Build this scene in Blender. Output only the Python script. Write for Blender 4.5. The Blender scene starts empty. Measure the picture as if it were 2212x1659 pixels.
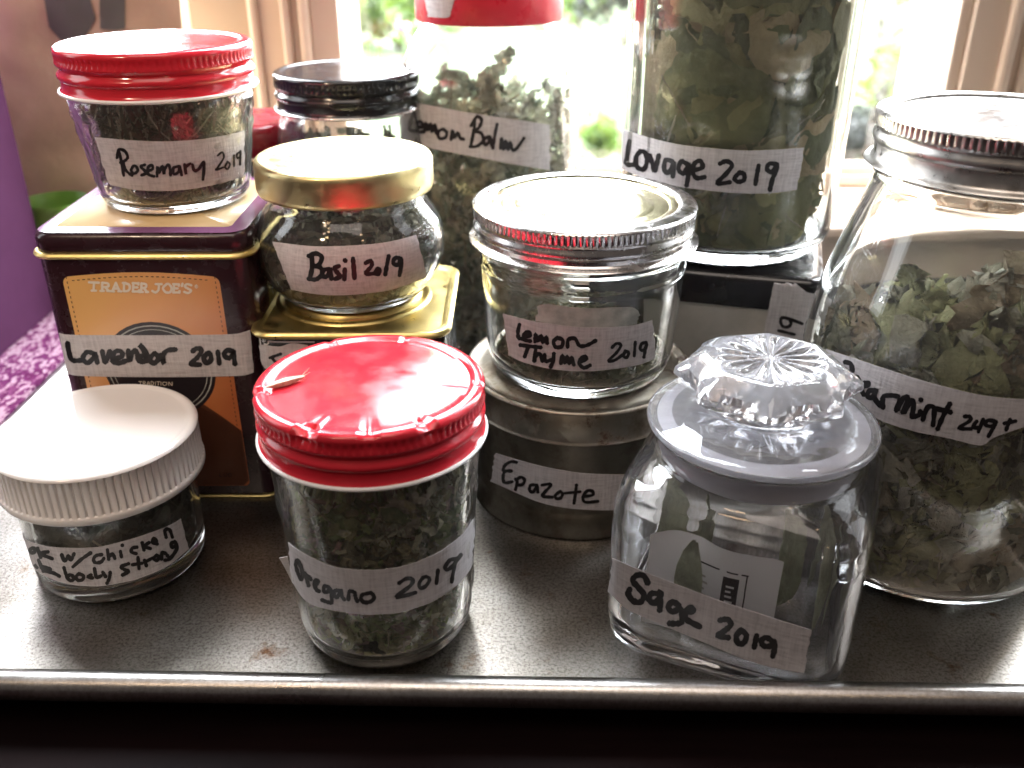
import bpy, bmesh, math, random
from math import sin, cos, pi, radians, hypot, atan2, sqrt
from mathutils import Vector, noise

# ------------------------------------------------------------------ scene, camera, world, lamps
sc = bpy.context.scene
C = sc.collection
S = 0.01                                   # shapes are written in centimetres, built in metres
random.seed(7)
sc.render.engine = 'CYCLES'
sc.view_settings.view_transform = 'Standard'
sc.view_settings.look = 'None'
sc.view_settings.exposure = 0.0
sc.view_settings.gamma = 1.0
cy = sc.cycles
cy.max_bounces = 20; cy.transmission_bounces = 16; cy.glossy_bounces = 6; cy.diffuse_bounces = 4
cy.transparent_max_bounces = 16
cy.use_denoising = True
cy.sample_clamp_indirect = 16.0
cy.blur_glossy = 1.0

PITCH = radians(27.0); FPX = 2050.0; HCAM = 22.7
cam_d = bpy.data.cameras.new('camera')
cam = bpy.data.objects.new('camera', cam_d); C.objects.link(cam)
cam.location = (0, 0, HCAM * S); cam.rotation_euler = (pi / 2 - PITCH, 0, 0)
cam_d.sensor_width = 36; cam_d.lens = 36 * FPX / 2212.0
cam_d.clip_start = 0.01; cam_d.clip_end = 200
cam_d.dof.use_dof = True; cam_d.dof.focus_distance = 0.33; cam_d.dof.aperture_fstop = 11
sc.camera = cam

w = bpy.data.worlds.new('World'); sc.world = w; w.use_nodes = True
bg = w.node_tree.nodes['Background']
bg.inputs[0].default_value = (1.0, 0.86, 0.80, 1); bg.inputs[1].default_value = 0.085   # dim light of the room

def lamp(name, kind, loc, energy, col, **k):
    d = bpy.data.lights.new(name, kind); d.energy = energy; d.color = col
    for a, v in k.items(): setattr(d, a, v)
    o = bpy.data.objects.new(name, d); C.objects.link(o); o.location = loc
    return o
lamp('room_lamp', 'POINT', (-0.7, -0.9, 1.75), 5, (1.0, 0.66, 0.36), shadow_soft_size=0.07)
lamp('room_lamp', 'POINT', (0.75, -1.2, 1.8), 4, (1.0, 0.66, 0.36), shadow_soft_size=0.07)

l_ = lamp('warm_fill_spot', 'SPOT', (-.62, -.55, 1.15), 32, (1.0, .74, .52), spot_size=radians(19), spot_blend=1.0, shadow_soft_size=.05)  # added warm fill aimed at the tin and jars on the left
l_.rotation_euler = (Vector((-.165, .40, .13)) - Vector((-.62, -.55, 1.15))).to_track_quat('-Z', 'Y').to_euler()
l_ = lamp('ceiling_bounce_fill', 'AREA', (0, -.45, 2.2), 19, (1.0, .86, .76), shape='RECTANGLE', size=1.4, size_y=1.2)  # added overhead fill standing in for light bounced off the ceiling
for sx_, en_ in ((-1, 5.0), (1, 3.0)):      # added side fills imitating unseen bay windows, brightening bag and casing
    l_ = lamp('side_fill_light', 'AREA', (sx_ * 1.05, .50, .55), en_, (.93, .96, 1.0), shape='RECTANGLE', size=.5, size_y=.8)
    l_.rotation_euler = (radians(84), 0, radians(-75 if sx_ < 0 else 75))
# ------------------------------------------------------------------ helpers
_c, _s = cos(PITCH), sin(PITCH)
def ray(px, py):
    u = (px - 1106) / FPX; v = (829.5 - py) / FPX
    return Vector((u, _c + v * _s, -_s + v * _c))
CAM = Vector((0, 0, HCAM))
def at_z(px, py, z):
    d = ray(px, py); return CAM + d * ((z - HCAM) / d.z)
def at_y(px, py, y):
    d = ray(px, py); return CAM + d * (y / d.y)
def cast(px, py, sdf, off=0.0):
    """first point of the pixel's ray that is within off of the surface"""
    d = ray(px, py); t = 18.0
    while t < 75:
        if sdf(CAM + d * t) < off:
            a, b = t - 0.2, t
            for _ in range(14):
                m = (a + b) / 2
                if sdf(CAM + d * m) < off: b = m
                else: a = m
            return CAM + d * b
        t += 0.2
    return None

def link(name, me, mat, parent=None, base=None):
    o = bpy.data.objects.new(name, me); C.objects.link(o)
    for m in (mat if isinstance(mat, (list, tuple)) else [mat]): me.materials.append(m)
    if parent is not None: o.parent = parent
    elif base is not None: o.location = Vector(base) * S
    return o
def mesh(name, vs, fs, mat, parent=None, base=(0, 0, 0), smooth=True, world=False, auto=None):
    """vs in cm; world=True: world coordinates, moved into the parent's frame (things are only translated)"""
    b = Vector(base)
    me = bpy.data.meshes.new(name)
    me.from_pydata([((Vector(v) - b) * S if world else Vector(v) * S) for v in vs], [], fs)
    if smooth:
        me.polygons.foreach_set('use_smooth', [True] * len(me.polygons))
        if auto: me.set_sharp_from_angle(angle=radians(auto))
    me.update()
    return link(name, me, mat, parent, base)
def fixnormals(o):
    bm = bmesh.new(); bm.from_mesh(o.data); bmesh.ops.recalc_face_normals(bm, faces=bm.faces); bm.to_mesh(o.data); bm.free()
    return o
def thing(name, label, cat, base, group=None):
    o = bpy.data.objects.new(name, None); C.objects.link(o); o.location = Vector(base) * S
    o.empty_display_size = 0.01
    o['label'] = label; o['category'] = cat
    if group: o['group'] = group
    return o
def tag(o, label=None, cat=None, group=None, kind=None):
    for k, v in (('label', label), ('category', cat), ('group', group), ('kind', kind)):
        if v: o[k] = v
    return o

def lathe(prof, n=96, rmod=None, close=False, c=(0, 0)):
    """profile [(r, z)], from axis to axis or closed loop"""
    vs, fs, rows = [], [], []
    for i, (r, z) in enumerate(prof):
        if r < 1e-6:
            rows.append([len(vs)]); vs.append((c[0], c[1], z))
        else:
            row = []
            for k in range(n):
                a = 2 * pi * k / n
                rr, zz = (r, z) if rmod is None else rmod(a, r, z, i)
                row.append(len(vs)); vs.append((c[0] + rr * sin(a), c[1] - rr * cos(a), zz))
            rows.append(row)
    m = len(rows)
    for i in range(m if close else m - 1):
        A, B = rows[i], rows[(i + 1) % m]
        for k in range(n):
            k2 = (k + 1) % n
            if len(A) == 1 and len(B) == 1: continue
            if len(A) == 1: fs.append((A[0], B[k2], B[k]))
            elif len(B) == 1: fs.append((A[k], A[k2], B[0]))
            else: fs.append((A[k], A[k2], B[k2], B[k]))
    return vs, fs

def smooth_prof(p, it=1):
    for _ in range(it):
        q = [p[0]]
        for a, b in zip(p, p[1:]):
            q += [(a[0] * .75 + b[0] * .25, a[1] * .75 + b[1] * .25), (a[0] * .25 + b[0] * .75, a[1] * .25 + b[1] * .75)]
        q.append(p[-1]); p = q
    return p
def prof_r(prof):
    zs = sorted([(z, r) for r, z in prof])
    def f(z):
        if z <= zs[0][0]: return zs[0][1]
        best = 0
        for (z0, r0), (z1, r1) in zip(zs, zs[1:]):
            if z0 <= z <= z1:
                t = (z - z0) / (z1 - z0) if z1 > z0 else 1
                return r0 + (r1 - r0) * t
        return zs[-1][1]
    return f
def sdf_rev(base, prof):
    f = prof_r(prof); z0 = min(z for r, z in prof); z1 = max(z for r, z in prof); bx, by, bz = base
    def g(p):
        z = p.z - bz
        if z < z0 - .3 or z > z1 + .3: return 9
        return hypot(p.x - bx, p.y - by) - f(z)
    return g
def rrect(hx, hy, r, n=6, rot=0.0):
    pts = []
    for cx, cyy, a0 in ((hx - r, hy - r, 0), (-hx + r, hy - r, pi / 2), (-hx + r, -hy + r, pi), (hx - r, -hy + r, 1.5 * pi)):
        for k in range(n + 1):
            a = a0 + pi / 2 * k / n
            pts.append((cx + r * cos(a), cyy + r * sin(a)))
    if rot: pts = [(x * cos(rot) - y * sin(rot), x * sin(rot) + y * cos(rot)) for x, y in pts]
    return pts
def loft(loops, cap0=True, cap1=True):
    """loops: list of lists of 3-D points with equal length"""
    vs = [p for l in loops for p in l]; n = len(loops[0]); fs = []
    for i in range(len(loops) - 1):
        for k in range(n):
            k2 = (k + 1) % n
            fs.append((i * n + k, i * n + k2, (i + 1) * n + k2, (i + 1) * n + k))
    if cap0: fs.append(tuple(reversed(range(n))))
    if cap1: fs.append(tuple(range((len(loops) - 1) * n, len(loops) * n)))
    return vs, fs
def prism_loops(spec, rot=0.0, n=6):
    """spec [(hx, hy, r, z)]"""
    return [[(x, y, z) for x, y in rrect(hx, hy, r, n, rot)] for hx, hy, r, z in spec]
def sdf_box(base, hx, hy, r, z0, z1, rot=0.0):
    bx, by, bz = base
    def g(p):
        x, y = p.x - bx, p.y - by
        X = x * cos(rot) + y * sin(rot); Yy = -x * sin(rot) + y * cos(rot)
        qx, qy = abs(X) - hx + r, abs(Yy) - hy + r
        d = hypot(max(qx, 0), max(qy, 0)) + min(max(qx, qy), 0) - r
        z = p.z - bz
        return d if z0 <= z <= z1 else 9
    return g
def boxv(x0, x1, y0, y1, z0, z1):
    vs = [(x, y, z) for x in (x0, x1) for y in (y0, y1) for z in (z0, z1)]
    return vs, [(0, 1, 3, 2), (4, 6, 7, 5), (0, 4, 5, 1), (2, 3, 7, 6), (0, 2, 6, 4), (1, 5, 7, 3)]
def bbox(name, x0, x1, y0, y1, z0, z1, mat, parent=None, base=(0, 0, 0), bev=0.12):
    vs, fs = boxv(x0, x1, y0, y1, z0, z1)
    o = mesh(name, vs, fs, mat, parent, base, smooth=False, world=True)
    bm = bmesh.new(); bm.from_mesh(o.data)
    bmesh.ops.recalc_face_normals(bm, faces=bm.faces)
    if bev: bmesh.ops.bevel(bm, geom=list(bm.edges), offset=bev * S, segments=2, affect='EDGES', profile=.5)
    bm.to_mesh(o.data); bm.free()
    return o
def merge(*parts):
    vs, fs = [], []
    for v, f in parts:
        k = len(vs); vs += list(v); fs += [tuple(i + k for i in q) for q in f]
    return vs, fs

# ------------------------------------------------------------------ materials
def mat(name, col=(.8, .8, .8), rough=.5, metal=0.0, **k):
    m = bpy.data.materials.new(name); m.use_nodes = True
    p = m.node_tree.nodes['Principled BSDF']
    p.inputs['Base Color'].default_value = (*col, 1); p.inputs['Roughness'].default_value = rough; p.inputs['Metallic'].default_value = metal
    for a, v in k.items():
        p.inputs[a.replace('_', ' ')].default_value = v
    return m
def nd(m, t, **k):
    n = m.node_tree.nodes.new(t)
    for a, v in k.items():
        if a in n.inputs: n.inputs[a].default_value = v
        else: setattr(n, a, v)
    return n
def ln(m, a, ai, b, bi): m.node_tree.links.new(a.outputs[ai], b.inputs[bi])
def P(m): return m.node_tree.nodes['Principled BSDF']
def ramp(m, stops, src=None, out=0, interp='LINEAR'):
    r = nd(m, 'ShaderNodeValToRGB'); cr = r.color_ramp; cr.interpolation = interp
    while len(cr.elements) < len(stops): cr.elements.new(.5)
    for e, (p, c) in zip(cr.elements, stops): e.position = p; e.color = (*c, 1) if len(c) == 3 else c
    if src: ln(m, src, out, r, 0)
    return r
def coords(m, scale=(1, 1, 1), kind='Object'):
    tc = nd(m, 'ShaderNodeTexCoord'); mp = nd(m, 'ShaderNodeMapping'); mp.inputs['Scale'].default_value = scale
    ln(m, tc, kind, mp, 0); return mp
def noi(m, scale, detail=4, rough=.6, sc3=(1, 1, 1)):
    n = nd(m, 'ShaderNodeTexNoise'); n.inputs['Scale'].default_value = scale; n.inputs['Detail'].default_value = detail; n.inputs['Roughness'].default_value = rough
    ln(m, coords(m, sc3), 0, n, 'Vector'); return n
def bump(m, src, out=0, strength=.3, dist=.001):
    b = nd(m, 'ShaderNodeBump'); b.inputs['Strength'].default_value = strength; b.inputs['Distance'].default_value = dist
    ln(m, src, out, b, 'Height'); ln(m, b, 0, P(m), 'Normal'); return b
def colnoise(m, scale, stops, detail=4, sc3=(1, 1, 1), rough=.6):
    n = noi(m, scale, detail, rough, sc3); r = ramp(m, stops, n, 0); ln(m, r, 0, P(m), 'Base Color'); return n

def glass_mat(name, col=(.97, .985, .97), rough=.012, bumpy=None):
    m = mat(name, col, rough, 0, Transmission_Weight=.978, IOR=1.48)
    if bumpy:
        n = noi(m, bumpy[0], 2); bump(m, n, 0, bumpy[1], .002)
    return m
M = {}
M['glass'] = glass_mat('clear_glass', bumpy=(28, .05))
M['pressed_glass'] = glass_mat('pressed_glass', (.975, .98, 1.0), .02, bumpy=(60, .08))
M['knob_glass'] = mat('cut_glass', (.94, .95, 1.0), .05, 0, Transmission_Weight=.88, IOR=1.52); bump(M['knob_glass'], noi(M['knob_glass'], 70, 2), 0, .15, .002)
M['plastic_clear'] = glass_mat('clear_plastic', (.98, .98, .98), .06, bumpy=(18, .10))

def paint(name, col, rough=.22, spots=True):
    m = mat(name, col, rough, 0, Coat_Weight=.08, Coat_Roughness=.08)
    n = noi(m, 55, 5, .65)
    r = ramp(m, [(.0, tuple(c * .86 for c in col)), (.55, col), (.74, tuple(min(1, c * 1.05 + .012) for c in col))], n); ln(m, r, 0, P(m), 'Base Color')
    n2 = noi(m, 130, 4); rr = ramp(m, [(.35, (rough * .7,) * 3), (.7, (rough * 1.8,) * 3)], n2); ln(m, rr, 0, P(m), 'Roughness')
    n3 = noi(m, 26, 2); bump(m, n3, 0, .14, .002)
    return m
M['red'] = paint('red_enamel', (.58, .022, .038), .145)
M['red_plastic'] = paint('red_plastic', (.62, .02, .045), .32)
M['dark_red'] = paint('dark_red_enamel', (.22, .008, .02), .25)
M['black'] = paint('black_enamel', (.012, .012, .014), .16)
M['white_plastic'] = mat('white_plastic', (.76, .73, .71), .16, 0, Subsurface_Weight=.08, Subsurface_Radius=(.004, .003, .002))
n = noi(M['white_plastic'], 90, 3); bump(M['white_plastic'], n, 0, .06, .001)
M['white_lip'] = mat('white_enamel', (.82, .80, .80), .3)
M['gasket'] = mat('milky_gasket', (.88, .88, .93), .35, 0, Transmission_Weight=.1)

def metal(name, col, rough, stain=None, grain=(160, 1)):
    m = mat(name, col, rough, 1.0)
    n = noi(m, 35, 6, .7)
    st = stain or tuple(c * .6 for c in col)
    r = ramp(m, [(.30, st), (.5, col), (1, tuple(min(1, c * 1.1) for c in col))], n); ln(m, r, 0, P(m), 'Base Color')
    n2 = noi(m, grain[0], 5, .7); rr = ramp(m, [(.3, (rough * .7,) * 3), (.75, (min(1, rough * 1.7),) * 3)], n2); ln(m, rr, 0, P(m), 'Roughness')
    bump(m, n2, 0, .05, .0006)
    return m
M['silver'] = metal('tinplate', (.72, .70, .69), .22)
M['gold'] = metal('gold_lacquer', (.66, .53, .22), .34, (.60, .48, .19))
M['gold_lid'] = metal('satin_gold', (.74, .63, .34), .34, (.68, .57, .28))
M['gold_pale'] = metal('pale_gold_disc', (.80, .75, .48), .16, (.66, .60, .34))
M['zinc'] = metal('worn_zinc', (.62, .60, .57), .3, (.30, .26, .22))
M['old_tin'] = metal('aged_tin', (.20, .185, .155), .42, (.09, .07, .05))
# rust speckles on the old tin's lid
m = metal('rusty_tin', (.36, .33, .28), .4, (.14, .10, .06)); M['rusty'] = m
n = noi(m, 95, 8, .75); r = ramp(m, [(.55, (0, 0, 0)), (.63, (1, 1, 1))], n)
mx = nd(m, 'ShaderNodeMixRGB'); mx.inputs[2].default_value = (.08, .04, .022, 1)
old = P(m).inputs['Base Color'].links[0].from_node; ln(m, r, 0, mx, 0); ln(m, old, 0, mx, 1); ln(m, mx, 0, P(m), 'Base Color')
mr = nd(m, 'ShaderNodeMath', operation='SUBTRACT'); mr.inputs[0].default_value = 1.0; ln(m, r, 0, mr, 1); ln(m, mr, 0, P(m), 'Metallic')

# worn aluminium of the tray: fine speckle, brown burnt-on stains, scratches
m = mat('tray_aluminium', (.5, .48, .45), .4, 1.0); M['tray'] = m
nbig = noi(m, 16, 5, .6); nfine = noi(m, 900, 3, .8); nst = noi(m, 42, 6, .7)
r1 = ramp(m, [(.3, (.19, .168, .14)), (.5, (.33, .308, .28)), (.7, (.43, .412, .39))], nbig)
r2 = ramp(m, [(.60, (0, 0, 0)), (.70, (1, 1, 1))], nst)
r3 = ramp(m, [(.36, (.42, .40, .38)), (.5, (.9, .89, .88)), (.62, (1.1, 1.1, 1.1))], nfine)
mx = nd(m, 'ShaderNodeMixRGB'); mx.inputs[2].default_value = (.16, .085, .045, 1); ln(m, r2, 0, mx, 0); ln(m, r1, 0, mx, 1)
mm = nd(m, 'ShaderNodeMixRGB', blend_type='MULTIPLY'); mm.inputs[0].default_value = 1; ln(m, mx, 0, mm, 1); ln(m, r3, 0, mm, 2); ln(m, mm, 0, P(m), 'Base Color')
rr = ramp(m, [(.3, (.27,) * 3), (.7, (.42,) * 3)], nbig); ln(m, rr, 0, P(m), 'Roughness'); bump(m, nfine, 0, .25, .0004)
m = mat('tray_rim_aluminium', (.56, .55, .53), .3, 1.0); M['tray_rim'] = m
nf = noi(m, 700, 3, .8); r1 = ramp(m, [(.35, (.45, .43, .41)), (.62, (.62, .61, .60))], nf); ln(m, r1, 0, P(m), 'Base Color')
nb = noi(m, 30, 4); rr = ramp(m, [(.3, (.24,) * 3), (.7, (.42,) * 3)], nb); ln(m, rr, 0, P(m), 'Roughness'); bump(m, nf, 0, .12, .0004)

# cloth tape: woven ribs, cool white
m = mat('cloth_tape', (.66, .64, .66), .6); M['tape'] = m
nv = noi(m, 1100, 2, .6, (1, 1, .10)); nh = noi(m, 1300, 2, .6, (.12, .12, 1))
ad = nd(m, 'ShaderNodeMath', operation='ADD'); ln(m, nv, 0, ad, 0); ln(m, nh, 0, ad, 1)
r = ramp(m, [(.36, (.44, .42, .435)), (.5, (.55, .525, .54)), (.66, (.62, .60, .61))]); dv = nd(m, 'ShaderNodeMath', operation='MULTIPLY'); dv.inputs[1].default_value = .5
ln(m, ad, 0, dv, 0); ln(m, dv, 0, r, 0); ln(m, r, 0, P(m), 'Base Color'); bump(m, ad, 0, .3, .0006)
M['ink'] = mat('black_marker', (.010, .009, .011), .38)
M['print_cream'] = mat('cream_print', (.78, .70, .58), .4)
M['print_white'] = mat('white_print', (.70, .70, .70), .4)
M['print_dark'] = mat('dark_print', (.018, .014, .018), .3)
M['print_teal'] = mat('teal_print', (.15, .15, .13), .75)
M['residue'] = mat('label_residue', (.62, .64, .60), .7); colnoise(M['residue'], 160, [(.35, (.30, .32, .30)), (.65, (.52, .54, .50))])
M['paper'] = mat('grey_paper_label', (.45, .43, .39), .75); colnoise(M['paper'], 60, [(.3, (.38, .365, .33)), (.55, (.47, .45, .41)), (.8, (.52, .50, .46))])
M['packet'] = mat('packet_paper', (.80, .80, .80), .6); bump(M['packet'], noi(M['packet'], 300, 2), 0, .25, .0006)
M['tin_brown'] = paint('brown_lacquer', (.030, .011, .016), .2)
M['tin_black'] = paint('black_lacquer', (.016, .018, .020), .22)
# lid top of the brown tin: purple border, tan middle
M['tin_top_print'] = mat('tan_lid_print', (.60, .42, .22), .22); colnoise(M['tin_top_print'], 18, [(.35, (.50, .33, .15)), (.65, (.66, .50, .28))])
M['tin_top_purple'] = mat('purple_lid_print', (.17, .07, .15), .2)
# orange printed panel: yellow upper left, burnt orange to the lower right, brown hill
m = mat('orange_panel_print', (.6, .3, .1), .3, 0, Coat_Weight=.3, Coat_Roughness=.15); M['orange'] = m
tc = nd(m, 'ShaderNodeTexCoord'); sx = nd(m, 'ShaderNodeSeparateXYZ'); ln(m, tc, 'Object', sx, 0)
a1 = nd(m, 'ShaderNodeMath', operation='MULTIPLY_ADD'); a1.inputs[1].default_value = 9.0; a1.inputs[2].default_value = .62; ln(m, sx, 'X', a1, 0)
a2 = nd(m, 'ShaderNodeMath', operation='MULTIPLY_ADD'); a2.inputs[1].default_value = -7.0; a2.inputs[2].default_value = .36; ln(m, sx, 'Z', a2, 0)
ad = nd(m, 'ShaderNodeMath', operation='ADD'); ln(m, a1, 0, ad, 0); ln(m, a2, 0, ad, 1)
nz = noi(m, 40, 3); a3 = nd(m, 'ShaderNodeMath', operation='MULTIPLY_ADD'); a3.inputs[1].default_value = .25; ln(m, nz, 0, a3, 0); ln(m, ad, 0, a3, 2)
r = ramp(m, [(.0, (.80, .48, .15)), (.5, (.74, .37, .14)), (.8, (.58, .22, .075)), (1, (.45, .13, .045))]); ln(m, a3, 0, r, 0)
ln(m, r, 0, P(m), 'Base Color')
M['hill'] = mat('brown_hill_print', (.10, .035, .018), .35)
M['bag'] = mat('brown_paper', (.42, .28, .20), .85); nb = colnoise(M['bag'], 14, [(.3, (.50, .36, .235)), (.5, (.62, .455, .305)), (.75, (.70, .54, .38))], 6); bump(M['bag'], noi(M['bag'], 22, 5, .6), 0, .5, .004)
M['trim'] = mat('cream_trim_paint', (.62, .50, .40), .4); bump(M['trim'], noi(M['trim'], 60, 3, .6, (1, 1, .15)), 0, .08, .001)
M['wall'] = mat('cream_wall_paint', (.33, .26, .20), .7); bump(M['wall'], noi(M['wall'], 200, 3), 0, .1, .001)
M['purple_box'] = mat('purple_card', (.17, .075, .18), .8, 0, Specular_IOR_Level=.08); colnoise(M['purple_box'], 30, [(.3, (.055, .016, .045)), (.7, (.070, .022, .058))])
# woven mat: purple and pale threads
m = mat('woven_mat', (.3, .1, .3), .95, 0, Specular_IOR_Level=.1); M['mat'] = m
v = nd(m, 'ShaderNodeTexVoronoi'); v.inputs['Scale'].default_value = 520; ln(m, coords(m, (1, .55, 1)), 0, v, 'Vector')
v2 = noi(m, 45, 3); sv = nd(m, 'ShaderNodeSeparateColor'); ln(m, v, 'Color', sv, 0)
ad = nd(m, 'ShaderNodeMath', operation='MULTIPLY_ADD'); ad.inputs[1].default_value = .75; ln(m, sv, 0, ad, 0); ln(m, v2, 0, ad, 2)
r = ramp(m, [(.45, (.105, .016, .075)), (.75, (.15, .03, .11)), (.92, (.25, .10, .19)), (1.0, (.42, .27, .35))]); ln(m, ad, 0, r, 0); ln(m, r, 0, P(m), 'Base Color'); bump(m, v, 0, .6, .001)
m = mat('dark_table_wood', (.02, .01, .01), .6, 0, Specular_IOR_Level=.04); M['table'] = m
nt = colnoise(m, 12, [(.3, (.003, .0012, .0014)), (.6, (.006, .0024, .0026)), (.85, (.010, .0042, .004))], 6, (1, 9, 1))
n2 = noi(m, 300, 3, .7, (1, .06, 1)); bump(m, n2, 0, .1, .0005)
M['green'] = mat('green_dish', (.16, .34, .05), .4)
M['sky'] = bpy.data.materials.new('overcast_sky'); M['sky'].use_nodes = True
nt_ = M['sky'].node_tree; nt_.nodes.clear(); e = nt_.nodes.new('ShaderNodeEmission'); e.inputs[0].default_value = (.90, .95, 1.0, 1); e.inputs[1].default_value = 38.0
o_ = nt_.nodes.new('ShaderNodeOutputMaterial'); nt_.links.new(e.outputs[0], o_.inputs[0])
# window pane: clear sheet with a faint reflection
m = bpy.data.materials.new('window_pane'); m.use_nodes = True; M['pane'] = m; t_ = m.node_tree; t_.nodes.clear()
tr = t_.nodes.new('ShaderNodeBsdfTransparent'); gl = t_.nodes.new('ShaderNodeBsdfGlossy'); gl.inputs['Roughness'].default_value = .01
mxs = t_.nodes.new('ShaderNodeMixShader'); mxs.inputs[0].default_value = .05; oo = t_.nodes.new('ShaderNodeOutputMaterial')
t_.links.new(tr.outputs[0], mxs.inputs[1]); t_.links.new(gl.outputs[0], mxs.inputs[2]); t_.links.new(mxs.outputs[0], oo.inputs[0])

def leafmat(name, cols, trans=.25, mottle=60, rough=.75):
    m = mat(name, cols[0], rough)
    g = nd(m, 'ShaderNodeNewGeometry'); oi = nd(m, 'ShaderNodeObjectInfo')
    ad = nd(m, 'ShaderNodeMath', operation='ADD'); ln(m, g, 'Random Per Island', ad, 0); ln(m, oi, 'Random', ad, 1)
    fr = nd(m, 'ShaderNodeMath', operation='FRACT'); ln(m, ad, 0, fr, 0)
    k = len(cols); r = ramp(m, [(i / k, c) for i, c in enumerate(cols)], fr, 0, 'LINEAR')
    n = noi(m, mottle, 5, .65); r2 = ramp(m, [(.3, (.55, .55, .55)), (.7, (1.2, 1.2, 1.15))], n)
    mx = nd(m, 'ShaderNodeMixRGB', blend_type='MULTIPLY'); mx.inputs[0].default_value = 1; ln(m, r, 0, mx, 1); ln(m, r2, 0, mx, 2)
    ln(m, mx, 0, P(m), 'Base Color'); bump(m, noi(m, mottle * 4, 4), 0, .9, .003)
    if trans:
        tl = nd(m, 'ShaderNodeBsdfTranslucent'); ln(m, mx, 0, tl, 0)
        ms = nd(m, 'ShaderNodeMixShader'); ms.inputs[0].default_value = trans
        out = [q for q in m.node_tree.nodes if q.type == 'OUTPUT_MATERIAL'][0]
        ln(m, P(m), 0, ms, 1); ln(m, tl, 0, ms, 2); ln(m, ms, 0, out, 0)
    return m
M['rosemary'] = leafmat('dried_rosemary', [(0.157, 0.134, 0.078), (0.101, 0.112, 0.067), (0.269, 0.224, 0.146), (0.179, 0.090, 0.067), (0.448, 0.403, 0.291)])
M['basil'] = leafmat('dried_basil', [(0.115, 0.102, 0.077), (0.077, 0.082, 0.056), (0.230, 0.192, 0.141), (0.128, 0.090, 0.072), (0.410, 0.384, 0.307)])
M['thyme'] = leafmat('dried_lemon_thyme', [(0.221, 0.212, 0.119), (0.136, 0.145, 0.085), (0.306, 0.281, 0.187)])
M['oregano'] = leafmat('dried_oregano', [(0.345, 0.371, 0.160), (0.637, 0.531, 0.345), (0.213, 0.254, 0.119), (0.479, 0.557, 0.239), (0.451, 0.293, 0.266), (0.750, 0.717, 0.531)])
M['lovage'] = leafmat('dried_lovage', [(.24, .25, .12), (.50, .46, .24), (.13, .15, .09), (.30, .29, .15), (.58, .45, .28), (.20, .22, .11), (.42, .40, .20), (.15, .17, .09)], mottle=35)
M['balm'] = leafmat('dried_lemon_balm', [(0.407, 0.462, 0.326), (0.597, 0.625, 0.462), (0.244, 0.299, 0.204), (0.543, 0.490, 0.353), (0.750, 0.750, 0.597)])
M['spearmint'] = leafmat('dried_spearmint', [(.42, .40, .28), (.60, .57, .46), (.20, .20, .13), (.42, .31, .20), (.70, .66, .55), (.28, .26, .16), (.48, .47, .26)], mottle=70, trans=.16)
M['sage'] = leafmat('dried_sage', [(.46, .49, .33), (.54, .56, .43), (.40, .42, .29)], mottle=90)
M['darkherb'] = leafmat('dark_herb', [(0.074, 0.074, 0.053), (0.104, 0.093, 0.062), (0.166, 0.166, 0.125)])
M['stem'] = leafmat('dry_stem', [(.42, .36, .25), (.30, .27, .18), (.50, .45, .34)], 0)
M['husk'] = mat('straw_husk', (.62, .52, .38), .5); colnoise(M['husk'], 200, [(.35, (.36, .26, .17)), (.6, (.72, .64, .50))], 3, (1, 1, 1))
M['shrub'] = leafmat('shrub_leaf', [(0.030, 0.060, 0.018), (0.054, 0.096, 0.024), (0.084, 0.126, 0.036)], .3, 8)
M['shrub_lime'] = leafmat('lime_leaf', [(0.120, 0.204, 0.030), (0.168, 0.240, 0.042), (0.090, 0.168, 0.036)], .35, 8)
M['shrub_dark'] = leafmat('dark_shrub_leaf', [(0.014, 0.021, 0.017), (0.025, 0.032, 0.028), (0.035, 0.038, 0.038)], .15, 8)
M['bark'] = mat('bark', (.08, .06, .045), .9)
M['petal'] = mat('pink_petal', (.65, .16, .40), .6)
m = mat('lawn_grass', (.2, .3, .1), .9); M['lawn'] = m; colnoise(m, 1.3, [(.3, (.014, .028, .005)), (.52, (.028, .046, .010)), (.68, (.11, .12, .07))], 6)

# ------------------------------------------------------------------ tapes, ink
def rng_of(*a): return random.Random(hash(a) & 0xffff)
def interp(pts, s):
    L = [0]
    for a, b in zip(pts, pts[1:]): L.append(L[-1] + hypot(b[0] - a[0], b[1] - a[1]))
    t = s * L[-1]
    for i in range(len(pts) - 1):
        if t <= L[i + 1] or i == len(pts) - 2:
            f = (t - L[i]) / (L[i + 1] - L[i]) if L[i + 1] > L[i] else 0
            p0 = pts[max(i - 1, 0)]; p1 = pts[i]; p2 = pts[i + 1]; p3 = pts[min(i + 2, len(pts) - 1)]
            return tuple(.5 * (2 * p1[k] + (p2[k] - p0[k]) * f + (2 * p0[k] - 5 * p1[k] + 4 * p2[k] - p3[k]) * f * f + (3 * p1[k] - p0[k] - 3 * p2[k] + p3[k]) * f ** 3) for k in (0, 1))
def zp(z, pts):
    x0, y0, s = z
    return [((x0 + x / s) * .8848, (y0 + y / s) * .8848) for x, y in pts]
def pts_of(txt): return [tuple(float(q) for q in p.split(',')) for p in txt.split()]
def root_of(o):
    while o.parent is not None: o = o.parent
    return tuple(o.location / S)
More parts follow.
